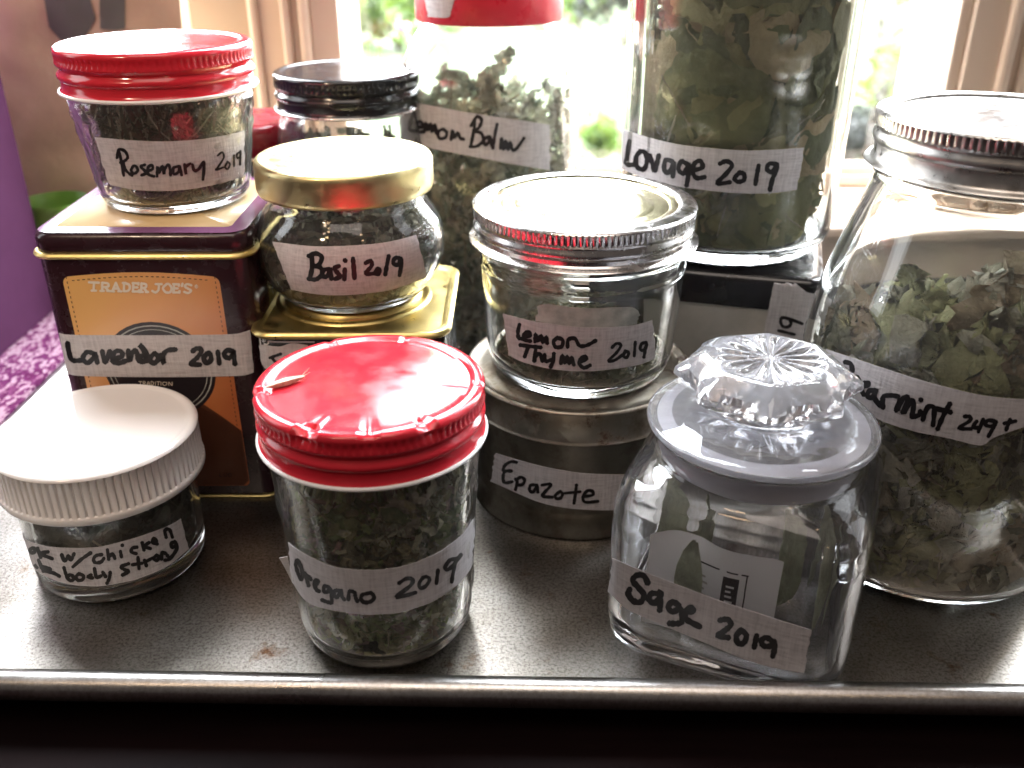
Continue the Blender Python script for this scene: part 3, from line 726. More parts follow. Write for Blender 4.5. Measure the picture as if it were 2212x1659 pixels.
fixnormals(mesh('raised_plug', vs, fs, M['gold'], lid, auto=60))
sd2 = sdf_box(B_T2, H2, H2, .75, .1, 7.75)
Z2 = (550, 780, 7.373)
ink(t, B_T2, sd2, Z2, '610,285 700,312 1000,326 1700,332; 612,285 636,445; 636,445 680,800; 780,392 900,402 1200,404 1600,406; 780,392 772,432 745,450; 745,450 700,440', 26, off=.012, name='border_print', material='print_white', wob=.0)
ink(t, B_T2, sd2, Z2, '690,345 672,356 660,375 672,398 690,405 712,396 724,376 712,354 690,345; 690,362 700,378 690,390 682,378 690,362', 13, off=.012, name='rosette_print', material='print_white', wob=.05)
tp = tape(t, B_T2, sd2, Z2, '512,490 650,455 960,490 1200,430 1500,470', '690,870 900,960 1100,1000 1300,1010 1500,1010', n=24, m=6, seed=9)
ink(tp, (0, 0, 0), sd2, Z2, '800,690 900,655 1000,620; 850,700 900,760 980,790', 50)

# --- lemon thyme jar on the old round tin
EP_TOP = 5.75
B_LT = (2.75, 35.3, EP_TOP)
LT = smooth_prof([(0, .12), (2.9, .12), (3.15, 0), (3.4, .06), (3.62, .35), (3.75, .9), (3.88, 2.6), (3.95, 3.9), (3.97, 4.3), (4.02, 4.45), (3.98, 4.6), (3.98, 5.0), (4.06, 5.2), (4.02, 5.35), (3.95, 5.5), (3.95, 6.2)], 2)
t = thing('herb_jar', 'wide glass jar with silver band and pale gold disc lid, handwritten Lemon Thyme 2019', 'jar', B_LT, 'glass jars of dried herbs')
sd = sdf_rev(B_LT, LT)
glass_body(t, LT, .26, .45)
band_lid(t, 4.28, 5.42, 1.45)
Z7 = (1100, 400, 2.765)
tp = tape(t, B_LT, sd, Z7, '352,1012 480,1045 600,1070 900,1105 1200,1095 1365,1055', '392,1292 500,1342 700,1388 950,1400 1250,1362 1385,1312', seed=11, ragged=1.5)
ink(tp, (0, 0, 0), sd, Z7, '465,1085 455,1130 460,1175 490,1180; 495,1165 535,1160 530,1135 500,1145 495,1185 540,1197; 570,1200 575,1150 588,1195 610,1160 622,1205 645,1170 652,1212; 720,1175 695,1200 710,1237 750,1232 757,1190 720,1173; 790,1237 795,1187 840,1180 870,1227 920,1225 980,1193; 470,1223 540,1232 610,1240; 525,1232 500,1302; 575,1248 565,1332; 565,1310 600,1280 620,1332; 635,1288 642,1332 680,1322; 697,1280 692,1330 675,1372; 745,1347 755,1295 772,1345 785,1300 802,1350 815,1305 832,1357; 880,1335 915,1320 910,1300 880,1315 870,1350 900,1377 942,1360', 25)
ink(tp, (0, 0, 0), sd, Z7, '1090,1240 1120,1213 1150,1225 1120,1275 1065,1330 1110,1325 1160,1290; 1182,1265 1165,1295 1190,1307 1202,1275 1178,1262; 1247,1203 1240,1297; 1322,1205 1290,1215 1280,1250 1305,1257 1327,1210 1315,1255 1305,1307', 20)
tape(t, B_LT, sd, Z7, '585,965 640,945 760,962 950,975 1120,968 1240,972 1280,1010', '580,1060 700,1085 820,1102 1000,1108 1150,1100 1230,1085 1262,1080', n=26, m=6, ragged=4, name='old_label_residue', material='residue', thick=.012, seed=13)
herb_heap('dried_lemon_thyme', 'sparse olive lemon thyme crumbs low in the silver-banded jar', B_LT, inner_R(LT, .26, .45), .52, lambda a, r: 1.3 + .35 * sin(2 * a + 2) - .05 * r, 1500, 10, dict(L=(.3, .8), W=(.3, .6), curl=2), dict(L=(.9, 1.5), W=(.3, .5), **{'in': 1}), 'thyme', 14, stems=10, stem_r=.025)

# --- old round tin (epazote)
B_EP = (2.75, 35.35, 0)
R = 4.55
t = thing('round_tin', 'tarnished round metal tin with rust-speckled lid, handwritten Epazote', 'tin', B_EP)
EP = [(0, .1), (R - .2, .1), (R - .12, .0), (R - .02, .05), (R - .04, .2), (R - .12, .35), (R - .12, 1.1), (R - .09, 1.2), (R - .12, 1.3), (R - .12, 4.5)]
vs, fs = lathe(EP + [(0, 4.5)], 128); fixnormals(mesh('tin_body', vs, fs, M['old_tin'], t, auto=40))
vs, fs = lathe([(R - .1, 4.38), (R + .01, 4.36), (R + .05, 4.42), (R + .02, 4.48), (R, 4.52), (R, 5.55), (R + .04, 5.62), (R + .05, 5.70), (R, 5.77), (R - .08, 5.79), (R - .2, 5.76), (R - .28, 5.66), (R - .38, 5.62), (R - .62, 5.66), (R - .8, EP_TOP - .01), (0, EP_TOP - .004)], 128)
fixnormals(mesh('lid', vs, fs, M['rusty'], t, auto=50))
sd = sdf_rev(B_EP, [(R - .12, .05), (R - .12, 4.4)])
Z4 = (1100, 850, 3.3183)
tp = tape(t, B_EP, sd, Z4, '362,850 500,892 750,960 1000,1005 1200,1022 1420,1025', '322,1078 450,1135 680,1235 900,1290 1150,1312 1420,1312', seed=15)
ink(tp, (0, 0, 0), sd, Z4, '535,925 490,920 440,950 425,990; 495,995 440,1000 425,1050 440,1090 500,1082; 525,1060 540,1085 525,1147; 530,1070 570,1045 600,1070 580,1105 535,1107; 700,1110 650,1110 640,1150 670,1165 700,1115 707,1167; 740,1110 815,1103 760,1170 745,1200 825,1207; 890,1160 850,1190 855,1217 890,1215 907,1180 885,1160; 1020,1108 1010,1190 1000,1257; 930,1175 1050,1163; 1080,1202 1150,1190 1150,1160 1110,1155 1075,1200 1090,1247 1195,1240', 24)

# --- oregano jar (front)
B_OR = (-4.42, 26.35, 0)
OR = smooth_prof([(0, .15), (2.2, .15), (2.45, .0), (2.72, .08), (2.92, .4), (3.02, .9), (3.08, 2.0), (3.18, 4.2), (3.30, 6.2), (3.38, 7.0), (3.42, 7.4), (3.36, 7.65), (3.3, 7.8), (3.3, 8.6)], 2)
t = thing('herb_jar', 'tapered glass jar with a chipped bright red lid, handwritten Oregano 2019, front of tray', 'jar', B_OR, 'glass jars of dried herbs')
sd = sdf_rev(B_OR, OR)
def flute(a, r, z, i):
    d = abs((a + pi) % (2 * pi) - pi)
    if .9 < z < 6.8 and d > .95:
        k = min(1, (d - .95) / .2) * min(1, (z - .9) / .4, (6.8 - z) / .4)
        r += k * .09 * (abs(sin(9 * a + z * 1.7)) * abs(sin(9 * a - z * 1.7)) - .4)
    return r, z
glass_body(t, OR, .24, .45, flute)
screw_lid(t, 3.62, 7.68, 1.76, 'red', 'white_lip', dents=((-.42, .12, .16), (.10, .07, .06), (.17, .05, .05), (.62, .10, .13), (-1.35, .07, .10), (1.5, .06, .05), (-2.6, .05, .05), (2.9, .05, .05)), wave=.045)
Zo = (600, 1150, 3.0157)
tp = tape(t, B_OR, sd, Zo, '310,525 400,592 600,690 750,722 900,730 1050,722 1200,690 1330,640 1450,580 1600,460 1690,330', '332,800 440,955 600,1018 850,1056 1000,1054 1120,1045 1250,1010 1400,950 1580,818 1668,700', n=56, seed=17)
fl = [at_y(px, py, 25.9) for px, py in zp(Zo, [(322, 590), (300, 632), (246, 640), (262, 668), (300, 740), (345, 830)])]
fl2 = [p + Vector((0, .03, 0)) for p in fl]; k = len(fl)
fixnormals(mesh('loose_tape_end', fl + fl2, [tuple(range(k)), tuple(reversed(range(k, 2 * k)))] + [(i, (i + 1) % k, (i + 1) % k + k, i + k) for i in range(k)], M['tape'], tp, B_OR, smooth=False, world=True))
ZO = (680, 1320, 4.424)
ink(tp, (0, 0, 0), sd, ZO, '200,210 185,260 205,340 240,420 260,380 250,310 225,240 200,210; 285,350 305,420 325,487; 290,382 322,385 350,420; 400,482 430,440 400,425 385,470 410,530 440,547; 540,500 495,490 490,545 530,555 550,510 570,560 575,640 570,672 520,660 468,640; 660,540 610,540 600,590 630,610 660,570 670,530 685,600 712,637; 755,637 765,550 820,560 830,610 852,657; 960,570 905,585 890,630 930,667 1000,655 1032,610 1000,565 945,575', 40)
ink(tp, (0, 0, 0), sd, ZO, '1300,460 1380,410 1450,420 1420,490 1270,607 1380,590 1482,560; 1560,400 1520,460 1530,512 1590,490 1632,420 1600,390 1555,400; 1722,318 1705,462; 1910,200 1850,210 1798,290 1830,312 1890,260 1972,150; 1922,190 1890,330 1870,447', 38)
herb_heap('dried_oregano', 'mixed green and tan dried oregano leaves with thin stems in the tapered jar', B_OR, inner_R(OR, .24, .45), .55, lambda a, r: 6.2 + .5 * sin(2 * a + .5), 2600, 40, dict(L=(.3, .9), W=(.3, .65), curl=3.2, seg=4, acr=3, cr=.45, bl=.4), dict(L=(.8, 1.7), W=(.4, .75), curl=2.6, cr=.45, wr=.3, flat=.7, **{'in': 1}), 'oregano', 18, stems=45, stem_r=.022, stem_L=1.8)

# dry grass husk lying on the red lid
LZ = 9.37
p0, p1 = at_z(*zp((550, 780, 7.373), [(738, 1222)])[0], LZ + .08), at_z(*zp((550, 780, 7.373), [(1430, 1025)])[0], LZ + .12)
ax = (p1 - p0); L = ax.length; ax.normalize(); sd_ = Vector((-ax.y, ax.x, 0)); up = Vector((0, 0, 1))
vs, fs = [], []; nn = 12
for i in range(nn + 1):
    f = i / nn; r = .115 * max(sin(pi * min(1, f * .92 + .04)), .0) ** .8 + .008
    for k in range(8):
        u = 2 * pi * k / 8; q = 1 + .25 * (k % 2)
        vs.append(p0 + ax * (L * f) + sd_ * (cos(u) * r * q) + up * (sin(u) * r * .75 * q))
for i in range(nn):
    for k in range(8): fs.append((i * 8 + k, i * 8 + (k + 1) % 8, i * 8 + 8 + (k + 1) % 8, i * 8 + 8 + k))
h = thing('grass_husk', 'pale dry grass husk lying on the chipped red lid', 'husk', p0)
fixnormals(mesh('seed_husk', vs, fs, M['husk'], h, p0, world=True, auto=30))
q0 = p1 - ax * .15; whisk = [(q0, at_z(*zp((550, 780, 7.373), [(1510, 870)])[0], LZ + .2)), (q0, at_z(*zp((550, 780, 7.373), [(1520, 955)])[0], LZ + .12))]
vs, fs = [], []
for a, b in whisk:
    k = len(vs); d = sd_ * .018
    vs += [a - d, a + d, a + up * .03, b - d * .4, b + d * .4, b + up * .012]; fs += [(k, k + 1, k + 4, k + 3), (k + 1, k + 2, k + 5, k + 4), (k + 2, k, k + 3, k + 5)]
mesh('bristle', vs, fs, M['husk'], h, p0, world=True, smooth=False)

# --- white lidded jar (left front)
B_WH = (-15.1, 29.9, 0)
WH = smooth_prof([(0, .15), (2.5, .15), (2.7, .0), (2.95, .08), (3.08, .3), (3.1, .6), (3.14, 2.6), (3.2, 3.6), (3.15, 4.1), (3.1, 5.2)], 2)
t = thing('herb_jar', 'short glass jar with a ribbed white plastic lid, two lines of marker notes', 'jar', B_WH, 'glass jars of dried herbs')
sd = sdf_rev(B_WH, WH)
glass_body(t, WH, .28, .55)
R = 3.58
pr = [(0, 1.86), (R * .5, 1.86), (R * .86, 1.85), (R * .90, 1.85), (R * .915, 1.88), (R * .95, 1.88), (R * .985, 1.82), (R * .995, 1.74), (R * .99, 1.70), (R * .99, .32), (R, .28), (R * 1.005, .22), (R * 1.005, .06), (R * .99, .0), (R * .95, .0), (R * .94, .1), (R * .94, 1.6), (0, 1.66)]
vs, fs = lathe([(r, z + 3.85) for r, z in pr], 84 * 6, lambda a, r, z, i: (r - (.075 * (max(0, cos(84 * a)) ** 3) if 8 <= i <= 9 else 0), z))
fixnormals(mesh('lid', vs, fs, M['white_plastic'], t, auto=45))
ZW = (0, 1250, 4.424)
tp = tape(t, B_WH, sd, ZW, '165,215 300,312 500,370 700,388 850,390 1050,380 1200,350 1500,268 1800,158 1960,70', '235,482 400,640 600,742 800,790 950,802 1100,800 1300,768 1500,718 1800,590 2040,400', n=50, seed=19)
ink(tp, (0, 0, 0), sd, ZW, '200,290 240,372; 255,350 290,395; 350,390 322,410 340,442 375,430 372,395 345,390; 405,390 440,492; 520,430 440,450 565,505; 665,460 700,532 740,470 762,522 800,450; 982,440 880,510 788,592; 1100,460 1040,470 1010,510 1030,547 1090,540 1122,500; 1160,408 1175,512; 1175,490 1215,450 1240,502; 1300,425 1312,485; 1318,358 1324,362; 1480,380 1430,390 1420,432 1472,450; 1535,330 1555,412; 1610,330 1560,370 1625,395; 1655,330 1690,315 1660,282 1645,330 1700,345; 1795,275 1782,200 1830,190 1862,272', 36)
ink(tp, (0, 0, 0), sd, ZW, '245,460 300,542; 300,500 345,540 400,602; 415,520 470,642; 500,600 440,590 470,620; 545,620 500,600 500,640 580,660 642,695; 690,600 722,700 762,742 800,720 770,680 730,690; 850,670 820,700 842,737 890,730 902,690 850,665; 985,680 950,700 1000,712; 1020,610 1042,702 1092,690; 1110,650 1142,700; 1190,650 1182,710 1155,772; 1390,558 1310,590 1340,620 1392,640 1320,682; 1490,490 1502,612; 1430,570 1535,553; 1560,520 1582,582; 1570,540 1640,500; 1690,470 1660,500 1690,522 1722,490 1690,465; 1745,510 1750,440 1790,450 1815,480; 1890,320 1850,340 1860,382 1900,360 1890,320 1912,392 1840,500 1780,522', 36)
herb_heap('dried_dark_herb', 'nearly black dried herb in the short white-lidded jar', B_WH, inner_R(WH, .28, .55), .65, lambda a, r: 3.2 + .2 * sin(2 * a), 1300, 0, dict(L=(.4, 1.0), W=(.3, .7), curl=2), {}, 'darkherb', 20, stems=3)

# --- sage jar: square body, round neck, stopper with a cut knob
B_SA = (8.05, 26.75, 0); ROT = radians(-24)
SAp = [(3.45, 5.0, 0.0), (3.75, 5.5, .10), (3.92, 6.0, .45), (3.98, 6.5, 1.2), (4.0, 6.5, 4.6), (3.98, 6.0, 5.4), (3.88, 5.0, 5.9), (3.70, 3.8, 6.25), (3.45, 2.7, 6.5), (3.32, 2.1, 6.75), (3.30, 2.0, 7.0), (3.34, 2.0, 7.25), (3.40, 2.0, 7.42), (3.38, 2.0, 7.56)]
def sup(a_, n_, z, k=120):
    pts = []
    for i in range(k):
        u = 2 * pi * i / k; cu, su = cos(u), sin(u)
        r = a_ / (abs(cu) ** n_ + abs(su) ** n_) ** (1 / n_)
        x, y = r * cu, r * su
        pts.append((x * cos(ROT) - y * sin(ROT), x * sin(ROT) + y * cos(ROT), z))
    return pts
def sa_par(z):
    for (a0, n0, z0), (a1, n1, z1) in zip(SAp, SAp[1:]):
        if z0 <= z <= z1:
            f = (z - z0) / (z1 - z0); return a0 + (a1 - a0) * f, n0 + (n1 - n0) * f
    return SAp[-1][0], SAp[-1][1]
def sd_sa(p):
    z = p.z
    if z < 0 or z > 7.5: return 9
    x, y = p.x - B_SA[0], p.y - B_SA[1]
    X = x * cos(ROT) + y * sin(ROT); Yy = -x * sin(ROT) + y * cos(ROT)
    a_, n_ = sa_par(z)
    return (abs(X) ** n_ + abs(Yy) ** n_) ** (1 / n_) - a_
t = thing('herb_jar', 'square glass jar with a clear cut-glass stopper, handwritten Sage 2019', 'jar', B_SA, 'glass jars of dried herbs')
zz = []
for (a0, n0, z0), (a1, n1, z1) in zip(SAp, SAp[1:]):
    for k in range(3): zz.append(z0 + (z1 - z0) * k / 3)
zz.append(SAp[-1][2])
loops = [sup(*sa_par(z), z) for z in zz]
WALL = .26
loops += [sup(sa_par(7.5)[0] - .13, 2.0, 7.60)]
zi = [7.5, 7.2, 6.9, 6.6, 6.3, 6.0, 5.6, 5.2, 4.6, 3.6, 2.4, 1.4, .9, .65, .52, .48]
ins = [WALL] * 12 + [WALL + .02, WALL + .12, WALL + .35, WALL + .8]
loops += [sup(sa_par(z)[0] - q, sa_par(z)[1], z) for z, q in zip(zi, ins)]
fixnormals(mesh('glass_body', *loft(loops, True, True), M['pressed_glass'], t, auto=60))
# stopper disc, domed, with a turned-down rim
pr = [(0, 7.86), (2.9, 7.80), (3.35, 7.70), (3.56, 7.64), (3.64, 7.68), (3.67, 7.78), (3.64, 7.88), (3.56, 7.93), (3.35, 7.98), (3.1, 8.04), (2.7, 8.145), (2.3, 8.25), (2.0, 8.33), (1.8, 8.38), (0, 8.385)]
vs, fs = lathe([(r, z) for r, z in smooth_prof(pr, 1)], 128)
lid = fixnormals(mesh('stopper', vs, fs, M['knob_glass'], t, auto=60))
def knob_mod(a, r, z, i):
    aa = a + .2
    o8 = cos(pi / 8) / cos((aa % (pi / 4)) - pi / 8)             # octagon
    k = 0 if z < 8.5 else min(1, (z - 8.5) / .25)
    lob = 1 + .05 * k * cos(8 * aa) if 8.7 < z < 9.5 else 1
    r2 = r * ((1 - k) + k * o8) * lob
    if z > 9.9 and .25 < r < 1.75:                                # star of cut petals on the flat top
        f = abs(cos(8 * a)); z -= .13 * f ** 3 * min(1, (r - .25) / .2) * min(1, (1.75 - r) / .25)
    if 8.6 < z < 9.6: r2 += .07 * sin(8 * aa + z * 5) * sin(z * 9)
    return r2, z
kp = [(r_ * (1.06 if z_ > 8.5 else 1.0), z_) for r_, z_ in [(0, 8.39), (1.6, 8.39), (1.75, 8.41), (1.75, 8.48), (1.85, 8.6), (2.15, 8.8), (2.45, 9.0), (2.58, 9.2), (2.6, 9.4), (2.5, 9.6), (2.25, 9.78), (2.0, 9.92), (1.85, 9.98), (1.7, 10.0), (1.5, 10.0), (1.3, 10.0), (1.1, 10.0), (.9, 10.0), (.7, 10.0), (.5, 10.0), (.35, 10.0), (.2, 9.98), (.1, 9.94), (0, 9.92)]]
vs, fs = lathe(kp, 192, knob_mod); fixnormals(mesh('knob', vs, fs, M['knob_glass'], lid, auto=28))
pr = [(2.82, 6.5), (2.92, 6.48), (2.94, 6.62), (2.98, 6.7), (2.93, 6.82), (2.98, 6.92), (2.94, 7.1), (2.98, 7.3), (3.02, 7.5), (3.3, 7.63), (3.3, 7.66), (2.8, 7.72), (2.75, 7.5), (2.75, 6.5)]
vs, fs = lathe(pr, 96, close=True); fixnormals(mesh('sealing_ring', vs, fs, M['gasket'], lid, auto=60))
ZS = (1400, 1200, 2.765)
tp = tape(t, B_SA, sd_sa, ZS, '265,450 420,520 600,592 800,668 1000,742 1300,840 1610,938', '232,675 330,770 410,820 600,900 800,985 1150,1130 1350,1190 1552,1225', n=50, seed=21, ragged=2.5)
ink(tp, (0, 0, 0), sd_sa, ZS, '502,618 475,570 430,565 400,600 440,650 477,700 450,747 400,735 370,690 380,660; 570,690 525,690 510,730 550,752 587,700 582,680 585,770 582,802; 712,770 670,745 640,780 670,812 720,790 732,830 730,882 690,892 648,890; 750,812 802,810 800,785 765,800 760,860 852,912', 38)
ink(tp, (0, 0, 0), sd_sa, ZS, '988,870 1040,863 1062,900 1020,940 973,972 1047,987; 1132,935 1100,975 1110,1022 1150,1022 1167,970 1130,933; 1237,973 1220,1052; 1342,1010 1300,985 1268,1010 1285,1042 1330,1042 1352,1010 1357,1060 1345,1112', 36)
# sage leaves: a few long felted ones standing against the glass, and a white sachet
def in_sage(x, y, z):
    X = x * cos(ROT) + y * sin(ROT); Yy = -x * sin(ROT) + y * cos(ROT)
    a_, n_ = sa_par(max(.5, min(z, 6.4))); a_ -= WALL + .08
    f = (abs(X) ** n_ + abs(Yy) ** n_) ** (1 / n_)
    if f > a_: x *= a_ / f; y *= a_ / f
    return x, y
sg = thing('dried_sage', 'a few long grey-green dried sage leaves leaning around the white sachet', 'dried herb', B_SA)
rr = random.Random(33)
from mathutils import Matrix
def sage_leaf(a, r, z, L, W, lean, face, curl=1.0):
    vs, fs = leaf_geo(rr, L, W, curl, 10, 5, .07, .06, .25)
    up_ = Vector((sin(lean) * cos(a), sin(lean) * sin(a), cos(lean))); nrm = Vector((sin(face), -cos(face), 0)); nrm = (nrm - up_ * nrm.dot(up_)).normalized()
    m_ = Matrix((up_, nrm.cross(up_), nrm)).transposed()
    out = []
    for v in vs:
        q = m_ @ v; x, y, z_ = r * sin(a) + q.x, -r * cos(a) + q.y, max(z + q.z, .56)
        x, y = in_sage(x, y, z_); out.append((x, y, min(z_, 6.6)))
    mesh('leaf', out, fs, M['sage'], sg)
sage_leaf(-.8, 3.2, 3.1, 4.4, 1.0, .12, -.5)
sage_leaf(1.0, 2.9, 2.6, 3.9, .9, .1, .6)
sage_leaf(1.15, 3.3, 2.2, 3.6, .9, .15, .9)
sage_leaf(1.45, 2.6, 2.9, 3.9, 1.0, -.2, .8)
for i in range(4): sage_leaf(rr.uniform(1.3, 5.2), rr.uniform(1.0, 3.2), rr.uniform(1.6, 4.6), rr.uniform(3, 4.6), rr.uniform(.8, 1.3), rr.uniform(-.6, .6), rr.uniform(0, 6.28), 1.6)
for i in range(3): sage_leaf(rr.uniform(-.6, 1.2), rr.uniform(.3, 1.6), .8, rr.uniform(2.5, 4), rr.uniform(.8, 1.2), rr.uniform(1.2, 1.8), rr.uniform(0, 6.28), 1.6)
# sachet
pk = thing('drying_sachet', 'white paper drying sachet printed with a small dark panel, inside the square jar', 'sachet', B_SA)
vs, fs = [], []; nu, nv = 14, 10
fc = radians(-24)
def pkpt(u, v, off=0.0):
    X = -2.75 + 4.3 * u; Zz = .75 + 3.3 * v + .25 * (sin(pi * u) * v) ; D = -2.78 + off + .22 * sin(2.4 * u * pi) * (.3 + .7 * v) + .5 * v
    return (X * cos(fc) - D * sin(fc), X * sin(fc) + D * cos(fc), Zz)
for sgn in (0, 1):
    for i in range(nu + 1):
        for j in range(nv + 1):
            u, v = i / nu, j / nv; pil = .16 * sin(pi * u) * sin(pi * v)
            vs.append(pkpt(u, v, (-pil if sgn == 0 else pil + .02)))
k = (nu + 1) * (nv + 1)
for i in range(nu):
    for j in range(nv):
        q = i * (nv + 1) + j; f = (q, q + nv + 1, q + nv + 2, q + 1); fs += [f, tuple(reversed([x + k for x in f]))]
fixnormals(mesh('sachet_paper', vs, fs, M['packet'], pk))
def flat_print(quads, name, material, par, lift):
    vs, fs = [], []
    for (u0, v0, u1, v1) in quads:
        for a in range(5):
            for b in range(5):
                u = u0 + (u1 - u0) * a / 4; v = v0 + (v1 - v0) * b / 4
                vs.append(pkpt(u, v, -(.16 * sin(pi * u) * sin(pi * v) + lift)))
        q = len(vs) - 25
        fs += [(q + a * 5 + b, q + a * 5 + 5 + b, q + a * 5 + 6 + b, q + a * 5 + b + 1) for a in range(4) for b in range(4)]
    mesh(name, vs, fs, M[material], par, smooth=False)
flat_print([(.30, .80, .78, .815), (.765, .10, .775, .80)], 'printed_frame', 'print_dark', pk, .012)
flat_print([(.60, .32, .72, .76)], 'printed_panel', 'print_dark', pk, .014)
flat_print([(.63, .36 + .05 * q, .69 - .01 * (q % 3), .38 + .05 * q) for q in range(7)], 'panel_marks', 'print_white', pk, .02)
flat_print([(.42, .44 + .06 * q, .47 + .02 * (q % 2), .46 + .06 * q) for q in range(5)], 'faint_marks', 'paper', pk, .014)

# --- spearmint jar (right)
B_SP = (16.1, 31.4, 0)
SP = smooth_prof([(0, .2), (3.7, .2), (4.1, .0), (4.55, .1), (4.98, .5), (5.2, 1.1), (5.28, 2.0), (5.3, 7.4), (5.24, 8.8), (5.0, 10.2), (4.55, 11.8), (4.1, 13.2), (3.8, 14.1), (3.78, 14.4), (3.92, 14.65), (3.78, 14.9), (3.72, 16.2)], 2)
t = thing('herb_jar', 'large mason jar with a silver screw band cut by the photo edge, handwritten Spearmint 2019', 'jar', B_SP, 'glass jars of dried herbs')
sd = sdf_rev(B_SP, SP)
glass_body(t, SP, .3, .5)
band_lid(t, 4.08, 14.85, 1.75, disc='silver', band='zinc', n_k=110, domed=.03)
ZP = (2000, 850, 4.424)
tp = tape(t, B_SP, sd, ZP, '60,5 380,112 800,252 1060,335 1300,402 1700,500 2000,540 2300,560', '300,560 640,772 1000,892 1200,935 1400,975 1740,1050 1900,960 2280,830', n=56, seed=23)
ink(tp, (0, 0, 0), sd, ZP, '280,150 340,170 357,240 340,255; 340,320 400,310 432,360 410,402 370,380 350,330; 440,420 520,400 532,380 480,380 450,430 480,502; 600,460 540,460 520,520 570,532 610,470 612,450 600,540 662,622; 690,642 690,530 760,510 852,520; 830,672 870,560; 850,660 900,550 962,540 900,692; 920,690 990,570 1022,600 1000,742; 1010,742 1080,720 1092,680; 1095,555 1102,560; 1120,772 1170,640 1240,650 1230,832; 1412,600 1340,730 1280,872; 1250,650 1422,692', 50)
ink(tp, (0, 0, 0), sd, ZP, '1570,738 1632,740 1620,790 1508,862 1642,872; 1702,790 1660,850 1722,862; 1772,768 1720,902; 1902,790 1820,780 1800,830 1870,842 1912,790 1880,860 1828,952; 2062,770 2020,882; 1998,812 2122,788; 2210,900 2240,930', 40)
herb_heap('dried_spearmint', 'pale grey-green crumpled spearmint leaves filling two thirds of the large jar', B_SP, inner_R(SP, .3, .5), .6, lambda a, r: 9.2 + .7 * sin(2 * a + 1.2) - .12 * r, 2200, 110, dict(L=(.5, 1.4), W=(.2, .5), curl=4, seg=6, acr=3, cr=.4, bl=.5), dict(L=(2.4, 4.4), W=(.45, .7), curl=2.6, wr=.30, cr=.42, bl=.5, se=.32, flat=.6, **{'in': .72}), 'spearmint', 24, stems=14, stem_r=.03, stem_L=3)

# --- lovage jar on the black canister
BOX_TOP = 8.5
B_LO = (9.9, 43.1, BOX_TOP)
LO = smooth_prof([(0, .25), (3.5, .25), (3.8, .0), (4.15, .08), (4.55, .4), (4.80, 1.0), (4.88, 1.8), (4.9, 8), (4.92, 15), (4.6, 16.3)], 2)
t = thing('herb_jar', 'tall glass jar of large leaf pieces reaching above the photo, handwritten Lovage 2019', 'jar', B_LO, 'glass jars of dried herbs')
sd = sdf_rev(B_LO, LO)
def lo_rib(a, r, z, i):
    if .02 < z < .5 and r > 3.6: r += .035 * abs(sin(44 * a + z * 5))
    d = abs((a + pi) % (2 * pi) - pi)
    if 3 < z < 15 and .95 < d < 2.2: r += .05 * sin(a * 18) * min(1, (z - 3) / 2)
    return r, z
glass_body(t, LO, .36, .7, lo_rib)
vs, fs = lathe([(0, 1.6), (3.9, 1.6), (4.15, 1.5), (4.2, 1.3), (4.2, .0), (4.1, .0), (4.1, 1.4), (0, 1.45)], 96); o = mesh('lid', [(x, y, z + 16.1) for x, y, z in vs], fs, M['silver'], t, auto=50); fixnormals(o)
ZL = (1300, 0, 2.765)
tp = tape(t, B_LO, sd, ZL, '605,872 800,932 950,968 1100,990 1400,1015 1600,1012 1835,997', '578,1130 760,1205 900,1240 1050,1270 1350,1302 1600,1305 1785,1280', seed=25, n=50)
ink(tp, (0, 0, 0), sd, ZL, '655,953 640,1040 635,1107 690,1110; 730,1020 700,1060 705,1125 750,1142 772,1090 760,1030 725,1020; 790,1048 810,1110 825,1157 842,1090 852,1048; 945,1090 900,1080 888,1140 915,1167 945,1120 952,1090 947,1192; 1047,1110 1005,1090 985,1140 1015,1172 1045,1130 1052,1100 1052,1180 1040,1252; 1085,1150 1147,1130 1130,1085 1090,1110 1085,1170 1110,1202 1162,1195', 30)
ink(tp, (0, 0, 0), sd, ZL, '1265,1105 1310,1088 1347,1115 1310,1170 1248,1237 1332,1230; 1402,1163 1365,1200 1385,1227 1427,1215 1427,1175 1395,1165; 1527,1118 1515,1180 1505,1242; 1652,1110 1600,1105 1583,1140 1615,1162 1650,1120 1645,1150 1620,1210 1603,1282', 30)
herb_heap('dried_lovage', 'large flat olive and tan dried lovage leaf pieces pressed against the tall jar', B_LO, inner_R(LO, .36, .7, .25), .8, lambda a, r: 15.0, 1600, 150, dict(L=(1.2, 2.8), W=(.12, .4), curl=2.6, seg=6, acr=2, cr=.15, zin=4.5, **{'in': .86}), dict(L=(2.8, 6.0), W=(.5, .8), curl=1.2, wr=.07, cr=.14, bl=.5, flat=.97, **{'in': 1}), 'lovage', 26, stems=16, stem_r=.045, stem_L=3.2)

# --- black box tin under it
B_BX = (9.55, 43.45, 0); RB = radians(-15)
t = thing('storage_tin', 'black rectangular tin with a grey paper label and an upright strip ending in 19', 'tin', B_BX)
fixnormals(mesh('tin_body', *loft(prism_loops([(4.9, 4.9, .6, 0), (5.0, 5.0, .6, .1), (5.0, 5.0, .6, 7.0)], RB)), M['tin_black'], t, auto=35))
fixnormals(mesh('lid', *loft(prism_loops([(5.0, 5.0, .6, 6.98), (5.06, 5.06, .62, 7.02), (5.06, 5.06, .62, 8.1), (5.0, 5.0, .6, 8.3), (4.8, 4.8, .5, 8.45), (4.5, 4.5, .4, BOX_TOP - .003)], RB)), M['black'], t, auto=50))
sdb = sdf_box(B_BX, 5.0, 5.0, .6, .1, 8.2, RB)
sdb2 = sdf_box(B_BX, 5.06, 5.06, .62, .1, 8.3, RB)
ZB = (1640, 620, 5.53)
